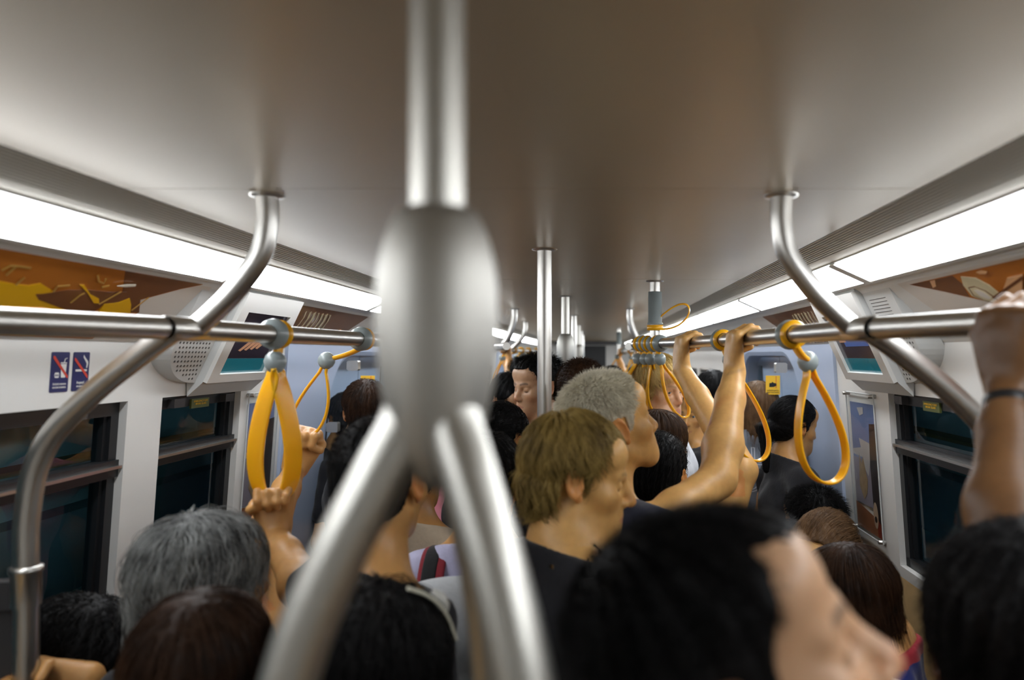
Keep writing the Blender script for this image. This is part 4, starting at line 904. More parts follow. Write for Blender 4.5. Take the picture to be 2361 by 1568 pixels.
def add_strands(name, parent, m, hv, hn, Cn, R, s, n, style, length, seed, radius=0.00045, keep=None, thick=0.012):
    """Loose hairs over the hair mass, combed by style."""
    rg = np.random.default_rng(seed); loc = (hv-Cn)@R/s
    q_ = loc-V3(0, -0.02, 0.03); q_[:, 2] = np.maximum(q_[:, 2], -0.02) if style in ('long', 'wavy', 'curly') else q_[:, 2]
    q_ = q_/np.maximum(1e-6, np.linalg.norm(q_, axis=1))[:, None]; rr_ = np.linalg.norm(loc-V3(0, -0.02, 0.03), axis=1)
    ok = ((q_@R.T*hn).sum(1) > 0.45) & (rr_ > 0.07)
    if style in ('back', 'fringe', 'fluffy', 'spiky'): ok &= ~((loc[:, 2] < 0.034) & (loc[:, 1] > -0.036) & (loc[:, 1] < 0.010) & (np.abs(loc[:, 0]) > 0.05))
    ids = np.nonzero(ok)[0]
    if not len(ids): return
    pick = rg.choice(ids, n); P = hv[pick]-hn[pick]*0.003; N = hn[pick]; Lc = loc[pick]
    crown = V3(0.0, -0.055, 0.115)
    up = R[:, 2]; fw = R[:, 1]; rt = R[:, 0]
    rad = (Lc-crown); rad = rad@R.T
    if style in ('spiky',): flow = N*1.1+rad/np.maximum(1e-5, np.linalg.norm(rad, axis=1))[:, None]*0.7
    elif style == 'fluffy': flow = N*0.85+rad/np.maximum(1e-5, np.linalg.norm(rad, axis=1))[:, None]*0.8-fw[None]*0.3
    elif style == 'back': flow = -fw[None]*1.0-up[None]*(0.25+np.clip(-Lc[:, 1:2]*9, 0, 1.2)+np.clip((0.04-Lc[:, 2:3])*25, 0, 3))+N*0.10
    elif style == 'fringe': flow = rad/np.maximum(1e-5, np.linalg.norm(rad, axis=1))[:, None]*1.0+N*0.15
    elif style == 'pony': flow = (V3(0, -0.105, 0.015)-Lc)@R.T*8+N*0.12
    else: flow = -up[None]*(0.25+np.clip(1.2-Lc[:, 2:3]*11, 0, 1.0))+rad*(2.2*np.clip(Lc[:, 2:3]*12, 0, 1))+N*0.03      # long, hanging
    if style in ('spiky', 'fluffy'): flow = flow-N*np.minimum(0, (flow*N).sum(1))[:, None]
    else:
        flow = flow-N*(flow*N).sum(1)[:, None]; flow /= np.maximum(1e-6, np.linalg.norm(flow, axis=1))[:, None]; flow = flow+N*rg.uniform(-0.02, 0.16, n)[:, None]
    flow /= np.maximum(1e-6, np.linalg.norm(flow, axis=1))[:, None]
    L = (length*s*rg.uniform(0.55, 1.15, n))[:, None]
    if style in ('back', 'fringe', 'fluffy', 'spiky'): L = np.where((np.abs(Lc[:, 0:1]) > 0.05) & (Lc[:, 2:3] < 0.045) & (Lc[:, 1:2] > -0.05), L*0.5, L); L = np.where(Lc[:, 1:2] > 0.03, L*np.clip(1-(Lc[:, 1:2]-0.03)*14, 0.35, 1), L) if style in ('spiky', 'fluffy') else L
    if style in ('fluffy', 'spiky'): L = L*np.clip((Lc[:, 2:3]+0.03)/0.09, 0.5, 1.0)
    J = rg.normal(0, 1, (n, 3)); K_ = 6; pts = np.empty((n, K_, 3))
    slen_ = length
    wild = {'spiky': 0.22, 'fluffy': 0.40, 'long': 0.13, 'wavy': 0.18, 'curly': 0.6}.get(style, 0.10)
    wv = rg.uniform(0, 6.28, n)[:, None]
    side = np.cross(flow, N); side /= np.maximum(1e-6, np.linalg.norm(side, axis=1))[:, None]
    for q in range(K_):
        t = q/(K_-1); pt = P+flow*L*t+J*wild*0.35*L*t*t
        if style not in ('spiky', 'fluffy'): pt = pt+N*0.006*s*math.sin(t*PI*0.8)-N*L*t*t*(0.22 if slen_ < 0.09 else 0.10)
        else: pt = pt-up[None]*L*t*t*0.22
        if style in ('wavy', 'curly'): pt = pt+side*np.sin(wv+t*(5 if style == 'wavy' else 9))*L*(0.09 if style == 'wavy' else 0.20)*t+N*np.cos(wv+t*7)*L*(0.05 if style == 'wavy' else 0.18)*t
        pts[:, q] = pt
    if style in ('long', 'wavy', 'curly'):           # hanging hair follows the skull down, then falls straight
        p = P+N*0.002*s; stp = L/(K_-1)
        for q in range(K_):
            pts[:, q] = p; l_ = (p-Cn)@R/s; e_ = (l_-V3(0, -0.018, 0.036))/V3(0.0745+thick, 0.094+thick, 0.084+thick)**2; nn = e_/np.maximum(1e-6, np.linalg.norm(e_, axis=1))[:, None]
            nw = nn@R.T; top = np.clip((l_[:, 2:3]+0.02)/0.05, 0, 1)
            dn = -up[None]+0*p; dt = dn-nw*(dn*nw).sum(1)[:, None]+nw*0.02; ce = (p-(Cn+R@V3(0, -0.05, 0.11)*s)); dt = dt+ce*4*np.clip((l_[:, 2:3]-0.06)*20, 0, 1); dt = dt-nw*(dt*nw).sum(1)[:, None]
            dt /= np.maximum(1e-6, np.linalg.norm(dt, axis=1))[:, None]
            d_ = dt*top+(dn+J*0.05)*(1-top)
            if style != 'long':
                a_ = 0.55 if style == 'wavy' else 1.1; d_ = d_+side*np.sin(wv+q*(1.6 if style == 'wavy' else 2.6))*a_+nw*np.cos(wv+q*2.1)*a_*0.5
            p = p+d_*stp+J*stp*wild*0.25
    if style not in ('spiky', 'fluffy'):
        l_ = (pts-Cn)@R/s; rad_ = V3(0.0745+thick, 0.094+thick, 0.084+thick); q_ = l_-V3(0, -0.018, 0.036); e_ = np.sqrt(((q_/rad_)**2).sum(-1)); lim = {'curly': 1.22, 'wavy': 1.08}.get(style, 1.06)+rg.uniform(0, 0.13 if style == 'wavy' else 0.05, (n, 1))
        k_ = np.where((l_[..., 2] > -0.01) & (e_ > lim), lim/e_, 1.0); l_ = V3(0, -0.018, 0.036)+q_*k_[..., None]; pts = Cn+(l_*s)@R.T
    hc = bpy.data.hair_curves.new(name); hc.add_curves([K_]*n)
    hc.points.foreach_set('position', (pts-np.array(parent.location)).astype(F4).ravel())
    ra = hc.attributes.get('radius') or hc.attributes.new('radius', 'FLOAT', 'POINT')
    rr = np.tile(np.array([1, 1, 0.95, 0.85, 0.6, 0.25], F4)*F4(radius*s), n); ra.data.foreach_set('value', rr)
    hc.materials.append(m)
    o = bpy.data.objects.new(name, hc); COL.objects.link(o); o.location = parent.location
    o.parent = parent; o.matrix_parent_inverse = Matrix.Translation(-Vector(parent.location))
    return o

def mesh_normals(o):
    me = o.data; n = len(me.vertices); a = np.empty(n*3, F4); me.vertices.foreach_get('normal', a); v = np.empty(n*3, F4); me.vertices.foreach_get('co', v)
    return v.reshape(-1, 3).astype(float)+np.array(o.location), a.reshape(-1, 3).astype(float)

PEOPLE = []
def person(label, u, v, y, yaw=0, pitch=0, roll=0, body=None, s=1.0, skin='tan', hair='black', style='short', shirt=(0.02, 0.02, 0.022), shirt_name='black cotton', arms=(None, None),
           seated=False, h=0.006, strands=2000, slen=0.03, sstyle='fringe', thick=0.012, collar=0.0, sleeve=0.6, face=None, female=False, hx=0.0, zfine=None, seed=None, lean=(0, 0), group=None, srad=0.00045, stripe=None, pos=None, hair_extra=None, neckline=0.0, shift=(0, 0), hlen=None, armscale=1.0, nd=0.175):
    face = face or {}; seed = len(PEOPLE)+11 if seed is None else seed; rg = random.Random(seed)
    Cn = np.array(at(u, v, y) if pos is None else pos, float); R = rotm(yaw, pitch, roll)
    by = yaw*0.6 if body is None else body; Bm = rotm(by); r, f, up = Bm[:, 0], Bm[:, 1], V3(0, 0, 1)
    hp, T = head_prims(Cn, R, s, face)
    lx = r*lean[0]+f*lean[1]
    nk = Cn+R@V3(0, -0.026, -min(0.105, nd*0.6))*s; N = Cn-up*nd*s-f*0.035*s+r*shift[0]+f*shift[1]
    fem = 0.90 if female else 1.0
    sw = 0.172*s*fem
    SH = {sx: N+r*sx*sw-up*0.050*s+f*0.005 for sx in (-1, 1)}
    ch = N-up*0.17*s+f*0.005+lx*0.3; wa = N-up*0.40*s+lx*0.7; pe = N-up*0.565*s+lx
    if seated: pe = np.array([pe[0], pe[1], max(0.53, pe[2])])
    tr = [slab(N-up*0.10*s, ch, 0.088*s, 0.112*s*fem, Bm, (1.42, 1, 1), 0.04), slab(ch, wa, 0.112*s*fem, 0.098*s*fem, Bm, (1.38, 1, 1), 0.05), slab(wa, pe, 0.098*s*fem, 0.112*s, Bm, (1.38, 1, 1), 0.05)]
    tr += [cone(N+up*0.045*s, SH[sx]-r*sx*0.012*s+up*0.012*s, 0.050*s, 0.046*s*fem, 0.05) for sx in (-1, 1)]
    tr += [ell(SH[sx]-up*0.008*s, V3(0.049, 0.052, 0.056)*s*fem, Bm, 0.04) for sx in (-1, 1)]
    if female: tr += [ell(ch+f*0.085*s+r*sx*0.07*s-up*0.03*s, V3(0.058, 0.055, 0.058)*s, Bm, 0.04) for sx in (-1, 1)]
    neck = [slab(N-up*0.03*s+f*0.0, nk+R@V3(0, 0.0, 0.03)*s, 0.060*s*fem, 0.051*s*fem, Bm, (1.0, 1.0, 1.0), 0.035)]
    # arms
    ar = []; cuffs = {}
    hands = []
    for sx, spec in ((-1, arms[0]), (1, arms[1])):
        S = SH[sx]; l1, l2 = 0.290*s*armscale, 0.255*s*armscale
        if spec is None:
            W = S+r*sx*0.075*s-up*0.50*s+f*(0.30*s if seated else 0.08*s)
            if seated: W = S+r*sx*0.02*s-up*0.36*s+f*0.30*s
            pole = r*sx*0.5-f*0.8; E_ = ik(S, W, l1, l2, pole); hd = nrm(W-E_+f*0.1); hands += hand_open(W, hd, -r*sx+f*0.2, s, 1 if sx < 0 else -1, (0.35, 0.5, 0.4))
        else:
            hs = s*spec.get('hs', 1.0)
            if spec['type'] == 'bar':
                c = np.array(spec['c'], float); a = np.array(spec['a'], float); uu = np.array(spec.get('u', S-c), float)
                hl, W = hand_on_bar(c, a, uu, spec.get('r', RT), hs, spec.get('thumb', 1), spec.get('spread', 1.0), spec.get('phase', 0.45)); hands += hl
                if spec.get('out') is not None: W = W+np.array(spec['out'], float)*0
            else:
                W = np.array(spec['w'], float); hands += hand_open(W, np.array(spec['d'], float), np.array(spec['n'], float), hs, spec.get('thumb', 1), spec.get('curl', (0.3, 0.5, 0.4)), spec.get('tout', 0.6), spec.get('fan', 0.1), spec.get('extra'))
            E_ = ik(S, W, l1, l2, spec.get('pole', r*sx-up*0.3))
            if spec.get('elbow') is not None: E_ = np.array(spec['elbow'], float)
        m = lerp(S, E_, 0.45); fm = lerp(E_, W, 0.28)
        q = s*(0.93 if female else 1.0)*(spec or {}).get('as', 1.0)
        ar += [cone(S, m, 0.049*q, 0.045*q, 0.03), cone(m, E_, 0.045*q, 0.039*q, 0.02), cone(E_, fm, 0.041*q, 0.046*q, 0.02), cone(fm, lerp(E_, W, 0.72), 0.046*q, 0.034*q, 0.02), slab(lerp(E_, W, 0.72), W, 0.034*q, 0.0275*q, np.eye(3), (1, 1, 1), 0.02)]
        cuffs[sx] = (S, E_, q, W)
    legs = []
    kneez, footz = 0.48, 0.075
    for sx in (-1, 1):
        hp_ = pe+r*sx*0.092*s-up*0.03
        if seated:
            kn = hp_+f*0.40*s; kn[2] = 0.50; an = kn+f*0.02; an[2] = footz
        else:
            an = hp_+r*sx*0.02; an[2] = footz; kn = lerp(hp_, an, 0.5)+f*0.02; kn[2] = lerp(hp_[2], footz, 0.50)
        legs += [cone(hp_, kn, 0.086*s, 0.056*s, 0.03), cone(kn, lerp(kn, an, 0.35)-f*0.012, 0.054*s, 0.056*s, 0.02), cone(lerp(kn, an, 0.35)-f*0.012, an, 0.056*s, 0.038*s, 0.02), cone(an-f*0.03-up*0.028, an+f*0.14-up*0.040, 0.044, 0.034, 0.02)]
    prims = tr+neck+legs+hp[:]+ar+hands
    # sockets and other cuts must come right after the head, before limbs
    prims = hp+neck+tr+legs+ar+hands
    base = V3(pe[0], pe[1], 0.0) if not seated else V3(pe[0], pe[1], 0.0)
    zf = (N[2]-0.16 if zfine is None else zfine)
    lowz = min(zf, min(cuffs[sx][3][2]-0.22 for sx in (-1, 1)) if any(a is not None and a.get('w') is not None for a in arms) else zf)
    vs, qs = sculpt(prims, (), h, zf, 0.018)
    body_o = mesh_obj('person', vs, qs, SK[skin], loc=base); tag(body_o, label, 'person', group)
    # paint: lips, brows and blush as attributes
    loc = ((vs-Cn)@R)/s; n = len(vs); pc = np.zeros((n, 4), F4); pc[:, 3] = 1
    x, yy, z = np.abs(loc[:, 0]), loc[:, 1], loc[:, 2]
    lipm = np.clip(1.25-np.sqrt((x/0.0235)**2+((z+0.0683)/(0.0095*(1.15-x/0.03)+1e-4))**2), 0, 0.25)*4*(yy > 0.07)*(x < 0.026)
    pc[:, 0] = np.clip(lipm, 0, 1)*face.get('lips', 0.7)
    bz = 0.0215+0.004*np.sin(np.clip((x-0.012)/0.034, 0, 1)*PI*0.8); bm = np.clip(1.4-np.abs(z-bz)/0.0042, 0, 1)*(x > 0.011)*(x < 0.047)*(yy > 0.05)
    lash = np.clip(1.5-np.abs(z-(-0.0055-0.003*np.cos((x-0.031)/0.014*1.5)))/0.0015, 0, 1)*(np.abs(x-0.031) < 0.0145)*(yy > 0.06) if face.get('closed') else 0
    stub = face.get('stubble', 0.0)*np.clip((-0.045-z)/0.02, 0, 1)*np.clip((yy+0.02)/0.04, 0, 1)*(z > -0.13)
    pc[:, 1] = np.clip(np.maximum(bm*face.get('brow', 0.75), np.maximum(lash, stub)), 0, 1)
    ear = np.clip((x-0.074)/0.006, 0, 1)*(np.abs(z) < 0.05)*(yy < 0.03); nose = np.clip(1-np.sqrt(x**2+(z+0.032)**2)/0.02, 0, 1)*(yy > 0.085)
    pc[:, 2] = np.clip(0.55*ear+0.5*nose+0.25*np.clip(1-np.sqrt((x-0.045)**2+(z+0.03)**2)/0.025, 0, 1)*(yy > 0.03), 0, 1)
    at_ = body_o.data.attributes.new('paint', 'FLOAT_COLOR', 'POINT'); at_.data.foreach_set('color', pc.ravel())
    # eyes
    if not face.get('closed') and face.get('eyes', True):
        g = face.get('gaze', 0.0)
        for sx in (-1, 1):
            mb = MB(); c = Vector(T(sx*0.031, 0.0708, 0.001)); gd = Vector(R@nrm(V3(math.sin(g), math.cos(g), -0.12)))
            rr = 0.0124*s; prof = [(-rr*math.cos(PI*k/16), max(1e-5, rr*math.sin(PI*k/16))) for k in range(17)]
            u_ = gd.orthogonal().normalized(); w_ = gd.cross(u_)
            for k in range(16):
                mb.cur = 0 if k < 13 else (1 if k < 15 else 2)
                mb.rings([[c+gd*hh+rad_*(u_*math.cos(2*PI*j/20)+w_*math.sin(2*PI*j/20)) for j in range(20)] for hh, rad_ in prof[k:k+2]], False, False)
            mb.build('eye', [EYEW, IRIS, PUP], body_o)
    # clothes: swollen copies of torso and sleeves
    g_ = 0.011*s
    def grow(L): 
        out = []
        for p in L: out.append(Prim((lambda fn: (lambda P: fn(P)-F4(g_)))(p.fn), p.lo-g_, p.hi+g_, p.k, p.op))
        return out
    sl = []
    for sx in (-1, 1):
        S, E_, q, W = cuffs[sx]; e = lerp(S, E_, min(1, sleeve)); sl += [cone(S, lerp(S, e, 0.5), 0.057*q, 0.060*q, 0.03), cone(lerp(S, e, 0.5), e, 0.060*q, 0.059*q, 0.02)]
        if sleeve > 1: sl += [cone(E_, lerp(E_, W, sleeve-1), 0.055*q, 0.042*q, 0.02)]
    ph = [rg.uniform(0, 6) for _ in range(6)]
    def folds(P):
        X, Y, Z = P[..., 0], P[..., 1], P[..., 2]
        return F4(0.0035)*np.sin(Z*38+X*22+ph[0]+2*np.sin(X*17+ph[1]))*np.sin(X*31-Y*26+ph[2])+F4(0.0022)*np.sin((X+Y)*70+Z*25+ph[3])
    ncut = N+up*(0.040+collar)*s-f*0.01
    nd = nrm(up-f*-0.42+0*up) if True else up
    pl = nrm(V3(*(up+f*0.38)))
    def neckcut(P): return ((P-ncut.astype(F4))@pl.astype(F4)+F4(neckline))
    SHELL = lambda t: Field(lambda P: np.full(P.shape[:-1], t, F4), 'shell')
    cv, cq = sculpt(grow(tr+neck)+sl, (Field(folds, 'disp'), SHELL(0.017), Field(neckcut, 'int', 0.008), Field(lambda P: (F4(pe[2]-0.12)-P[..., 2]), 'int', 0.01)), max(h, 0.006), zf, 0.018)
    SM = cloth_mat(shirt, shirt_name)
    mi = None; mats_ = [SM]
    if stripe is not None: mats_, fnm = stripe; mi = fnm(cv[cq].mean(1), N, r, f, up, s); mats_ = [SM]+mats_
    so = mesh_obj('shirt', cv, cq, mats_, body_o, mi, loc=base)
    tv, tq = sculpt(grow([slab(wa, pe, 0.098*s, 0.114*s, Bm, (1.38, 1, 1), 0.05)])+grow([p for i, p in enumerate(legs) if i % 4 < 3]), (Field(lambda P: np.full(P.shape[:-1], 0.02, F4), 'shell'), Field(lambda P: P[..., 2]-F4(pe[2]+0.06), 'int', 0.01),), 0.014, None)
    mesh_obj('trousers', tv, tq, cloth_mat((0.02, 0.025, 0.04), 'dark trousers'), body_o, loc=base)
    # hair mass
    ho = None
    if style:
        th = thick; M = lambda x_, y_, z_: T(x_, y_, z_)
        hprims = [ell(T(0, -0.018, 0.036), V3(0.0745+th, 0.094+th, 0.084+th)*s, R, 0.02*s), ell(T(0, 0.030, 0.062), V3(0.060+th*0.5, 0.056+th*0.5, 0.034+th)*s, R, 0.03*s), ell(T(0, -0.050, -0.020), V3(0.060+th*0.8, 0.052+th*0.8, 0.060)*s, R, 0.03*s)]
        ys, zs = hairline('short' if style in ('short', 'crop', 'pony', 'bun', 'puff', 'swept') else style)
        cuts = []
        if style in ('long', 'bob', 'wavylong'):
            ln = {'long': 0.34, 'bob': 0.14, 'wavylong': 0.26}[style] if hlen is None else hlen; wide = {'long': 0.072, 'bob': 0.074, 'wavylong': 0.072}[style]
            hprims += [slab(T(0, -0.040, 0.02), Cn+R@V3(0, -0.050, -0.05)*s-up*(ln-0.05)*s-f*0.02, 0.060*s, 0.050*s, R, (wide/0.055, 1.0, 1), 0.03*s)]
            hprims += [cone(T(sx*0.066, 0.0, 0.02), T(sx*0.066, -0.012, -0.07), 0.020*s, 0.022*s, 0.03*s) for sx in (-1, 1)]
            hprims += [cone(T(sx*0.066, -0.012, -0.06), Cn+R@V3(sx*0.070, -0.02, 0)*s-up*ln*0.85*s, 0.022*s, 0.018*s, 0.03*s) for sx in (-1, 1)]
        if style == 'pony':
            hprims += [cone(T(0, -0.105, 0.015), T(0, -0.150, 0.0)-up*0.04*s, 0.020*s, 0.028*s, 0.012*s), cone(T(0, -0.150, 0.0)-up*0.04*s, T(0, -0.135, -0.05)-up*0.16*s, 0.028*s, 0.014*s, 0.02*s)]
        if style == 'bun': hprims += [ell(T(0.0, -0.118, 0.045), V3(0.040, 0.036, 0.036)*s, R, 0.012*s)]
        if style == 'puff': hprims += [ell(T(0, -0.055, 0.06), V3(0.088, 0.088, 0.078)*s, R, 0.04*s)]
        if style == 'swept': hprims += [cone(T(-0.03, 0.060, 0.082), T(0.052, 0.070, 0.040), 0.022*s, 0.016*s, 0.02*s), cone(T(0.03, 0.055, 0.085), T(-0.058, 0.062, 0.030), 0.022*s, 0.014*s, 0.02*s), cone(T(0.060, 0.050, 0.04), T(0.074, 0.030, -0.012), 0.014*s, 0.010*s, 0.02*s), cone(T(-0.060, 0.050, 0.04), T(-0.074, 0.030, -0.012), 0.014*s, 0.010*s, 0.02*s)]
        if hair_extra: hprims += hair_extra(T, R, s, up, f, r)
        Rf = R.astype(F4); Cf = Cn.astype(F4)
        def hl(P):
            q = (P-Cf)@Rf/F4(s); side = np.abs(q[..., 0])
            return (np.interp(q[..., 1], ys, zs).astype(F4)+F4(0.30)*np.maximum(side-F4(0.058), 0)*(q[..., 1] > 0.04)-q[..., 2])*F4(s*0.8)
        pp = [rg.uniform(0, 6) for _ in range(4)]
        amp = 0.003 if style in ('wavylong', 'puff') else 0.0018
        def rip(P):
            q = (P-Cf)@Rf/F4(s); an = np.arctan2(q[..., 0], q[..., 1]+F4(0.05))
            return F4(amp*s)*np.sin(an*23+pp[0]+q[..., 2]*30)+F4(amp*0.8*s)*np.sin(an*51+pp[1]-q[..., 2]*45+3*np.sin(q[..., 2]*20+pp[2]))
        fl_ = [Field(rip, 'disp'), SHELL(0.014*s)]
        if style not in ('long', 'bob', 'wavylong'): 
            if style in ('swept',):
                ys2 = np.array([-0.13, -0.06, -0.038, -0.034, 0.008, 0.012, 0.034, 0.050, 0.062, 0.085, 0.11], F4); zs2 = np.array([-0.082, -0.078, -0.060, 0.010, 0.010, -0.030, -0.020, 0.018, 0.030, 0.045, 0.05], F4)
                ys, zs = ys2, zs2
            if style == 'pony':
                def hl2(P):
                    q = (P-Cf)@Rf/F4(s); return np.where(q[..., 1] < -0.10, F4(-1), (np.interp(q[..., 1], ys, zs).astype(F4)-q[..., 2])*F4(s*0.8))
                fl_.append(Field(hl2, 'int', 0.006))
            else: fl_.append(Field(hl, 'int', 0.006*s))
        else:
            def hl3(P):
                q = (P-Cf)@Rf/F4(s); lim = np.where(q[..., 2] > 0.0, F4(0.030)+np.clip(q[..., 2], 0, 0.1)*F4(0.62), F4(0.030)+np.clip(q[..., 2], -0.1, 0)*F4(0.35))
                return (q[..., 1]-lim)*F4(s*0.8)
            fl_.append(Field(hl3, 'int', 0.008*s))
        hv, hq = sculpt(hprims, fl_, min(h, 0.005) if h <= 0.006 else h*0.8)
        ho = mesh_obj('hair', hv, hq, HR[hair], body_o, loc=base)
        if strands:
            a_, b_ = mesh_normals(ho); kp = None
            if sstyle in ('long', 'wavy'): kp = None
            add_strands('strands', ho, HR[hair], a_, b_, Cn, R, s, strands, sstyle, slen, seed, srad, kp, thick)
    P_ = dict(o=body_o, C=Cn, R=R, T=T, N=N, SH=SH, r=r, f=f, up=up, s=s, base=base, cuffs=cuffs, hair=ho, pe=pe)
    PEOPLE.append(P_); return P_
# ---------------------------------------------------------------- the passengers
def rp(sd, y, bay=0): return np.array(rail_pt(sd, y, bay))
def rd(sd, y, bay=0): return np.array(rail_dir(sd, y, bay))
GRIP = 'passengers standing in the aisle'
# nearest row
P1 = person('person with short black hair filling the lower right, cheek and closed eye turned right', 1700, 1548, 0.56, yaw=-98, pitch=-24, roll=0, body=-50, skin='east', hair='black', style='short', shirt=(0.015, 0.015, 0.018), face=dict(closed=True), h=0.004, strands=20000, slen=0.014, sstyle='spiky', thick=0.009, srad=0.0003)
P2 = person('person with black wavy hair at the lower right corner, arm raised to the rail', 2360, 1522, 0.74, yaw=-10, body=-15, skin='brown', hair='black', style='puff', shirt=(0.012, 0.012, 0.014), s=1.0, h=0.005, strands=6000, slen=0.035, sstyle='curly', thick=0.016,
    arms=(None, dict(type='bar', c=rp(1, 0.965), a=rd(1, 0.965), u=(-0.75, -0.55, -0.2), thumb=1, elbow=np.array(at(2325, 1300, 0.83)), **{'as': 1.0})), sleeve=0.7)
P3 = person('woman with loose black hair and a pale ribbon, in front of the man in black', 852, 1560, 1.0, yaw=38, body=20, skin='tan', hair='black', style='wavylong', shirt=(0.02, 0.02, 0.025), female=True, h=0.005, strands=6000, slen=0.11, sstyle='wavy', thick=0.013)
P6 = person('woman with dark brown hair at the lower left, in front of the grey haired woman', 470, 1575, 1.0, yaw=8, skin='tan', hair='dark', style='bob', shirt=(0.03, 0.022, 0.02), female=True, h=0.005, strands=6000, slen=0.08, sstyle='long', thick=0.010)
P5 = person('woman with long grey wavy hair beside the left windows', 478, 1345, 1.30, yaw=-38, skin='tan', hair='salt', style='wavylong', shirt=(0.05, 0.05, 0.055), female=True, h=0.005, strands=9000, slen=0.12, sstyle='wavy', thick=0.013, s=0.96)
P7 = person('seated person with black curly hair below the left window', 200, 1560, 1.42, yaw=-80, pitch=20, skin='tan', hair='black', style='puff', shirt=(0.02, 0.02, 0.02), seated=True, h=0.005, strands=5000, slen=0.06, sstyle='curly', thick=0.014,
    arms=(None, dict(type='bar', c=np.array([rail_pt(-1, 1.26).x-0.258, 1.26, at(0, 1612, 1.26).z]), a=(0, 0, 1), u=(-0.3, 0.9, 0), thumb=1, elbow=np.array(at(140, 1790, 1.40)))))
P4 = person('man with cropped black hair and bare nape, black shirt, left hand in the amber strap', 882, 1112, 1.34, yaw=-14, pitch=4, body=-45, nd=0.185, skin='tan', hair='black', style='short', shirt=(0.018, 0.017, 0.018), h=0.005, strands=5000, slen=0.012, sstyle='spiky', thick=0.009, s=0.94, collar=-0.01,
    arms=(dict(type='bar', c=np.array(ST1[1])+V3(0, 0, 0.004), a=(1, 0.25, 0), u=(0.25, 0.95, -0.25), r=0.012, thumb=-1, elbow=np.array(at(725, 1400, 1.42)), phase=0.6), None), sleeve=0.45)
P29 = person('person hidden behind the grey haired woman, hand closed round the slanting strap', 515, 1350, 1.66, yaw=-20, skin='tan', hair='dark', style='short', shirt=(0.10, 0.10, 0.11), h=0.006, strands=1500, slen=0.03,
    arms=(None, dict(type='bar', c=np.array(ST2[1])+V3(0, 0, 0.006), a=(0.93, 0.15, -0.25), u=(0.15, 0.95, -0.2), r=0.012, thumb=1, hs=1.12, elbow=np.array(at(598, 1275, 1.74)), phase=0.7)), sleeve=0.4)
# the two fair men
P8 = person('man in profile with sandy brown hair and lowered eyes, black shirt', 1334, 1102, 1.40, yaw=-86, pitch=9, roll=0, body=-55, skin='fair', hair='sandy', style='high', shirt=(0.010, 0.014, 0.015), face=dict(closed=True, stubble=0.12, nose=1.05, brow=0.5), h=0.003, strands=14000, slen=0.055, sstyle='fringe', thick=0.009, s=0.95)
P9 = person('tall man with cropped silver hair, navy shirt, arm raised to the right rail', 1410, 982, 1.72, yaw=-68, pitch=-15, body=-62, skin='fair', hair='silver', style='receding', shirt=(0.012, 0.014, 0.03), shirt_name='navy cotton', face=dict(closed=False, jaw=1.1, stubble=0.05, brow=0.3), h=0.0035, strands=20000, slen=0.022, sstyle='fluffy', thick=0.008, s=0.99,
    arms=(None, dict(type='bar', c=rp(1, 1.93), a=rd(1, 1.93), u=(-0.85, -0.45, -0.15), thumb=1, hs=1.05, elbow=np.array(at(1655, 1105, 1.72)), **{'as': 1.05})), sleeve=0.42)
P16 = person('short person with black hair behind the silver haired man, arm up on the rail', 1521, 1095, 2.25, yaw=-25, skin='fair', hair='black', style='bald', shirt=(0.25, 0.22, 0.19), h=0.005, strands=3000, slen=0.04, sstyle='back', thick=0.012,
    arms=(None, dict(type='bar', c=rp(1, 2.50), a=rd(1, 2.50), u=(-0.85, -0.4, -0.15), thumb=1, hs=1.1, elbow=np.array(at(1712, 1085, 2.22)), **{'as': 1.08})), sleeve=0.35)
P15 = person('woman with sleek long brown hair below the blond man', 1524, 1030, 2.62, yaw=-48, pitch=8, skin='fair', hair='brown', style='long', shirt=(0.3, 0.28, 0.26), female=True, h=0.006, strands=5000, slen=0.14, sstyle='long', thick=0.012)
P14 = person('blond man in a white T shirt looking right past the hanging straps', 1520, 897, 2.92, yaw=-136, pitch=8, body=-100, nd=0.135, shift=(0.0, 0.045), skin='pale', hair='blond', style='short', shirt=(0.72, 0.74, 0.78), shirt_name='white cotton', face=dict(brow=0.8, nose=1.0, gaze=0.5), h=0.003, strands=8000, slen=0.07, sstyle='fringe', thick=0.013, s=1.02, sleeve=0.75)
P10 = person('man with cropped dark brown hair right behind the silver haired man', 1342, 910, 2.62, yaw=-8, skin='tan', hair='dark', style='short', shirt=(0.03, 0.04, 0.08), h=0.006, strands=4000, slen=0.016, sstyle='spiky', thick=0.010)
P11 = person('man with short black hair and closed eyes behind the plain pole', 1238, 893, 3.05, yaw=132, pitch=6, body=110, skin='east', hair='black', style='short', shirt=(0.7, 0.72, 0.75), face=dict(closed=True), h=0.004, strands=4000, slen=0.03, sstyle='spiky', thick=0.014, s=1.02)
P12 = person('woman with black hair gathered by a black scrunchie left of the plain pole', 1158, 1015, 2.45, yaw=-30, pitch=20, s=0.92, skin='tan', hair='black', style='bun', shirt=(0.05, 0.045, 0.05), female=True, h=0.006, strands=4000, slen=0.05, sstyle='pony', thick=0.012)
P12b = person('person with black fringe and bare forehead beside the scrunchie', 1176, 928, 3.35, yaw=-140, pitch=30, skin='east', hair='black', style='short', shirt=(0.06, 0.06, 0.07), h=0.007, strands=2500, slen=0.05, sstyle='fringe', face=dict(closed=True))
P13 = person('person with bushy black hair left of the plain pole, hand on the far rail', 1207, 872, 4.6, yaw=25, skin='tan', hair='black', style='puff', shirt=(0.08, 0.08, 0.09), h=0.008, strands=2500, slen=0.035, sstyle='spiky', thick=0.010,
    arms=(dict(type='bar', c=rp(-1, 5.05, 1), a=rd(-1, 5.05, 1), u=(0.85, -0.4, -0.1), thumb=1, pole=(0.4, -0.4, -0.6)), None))
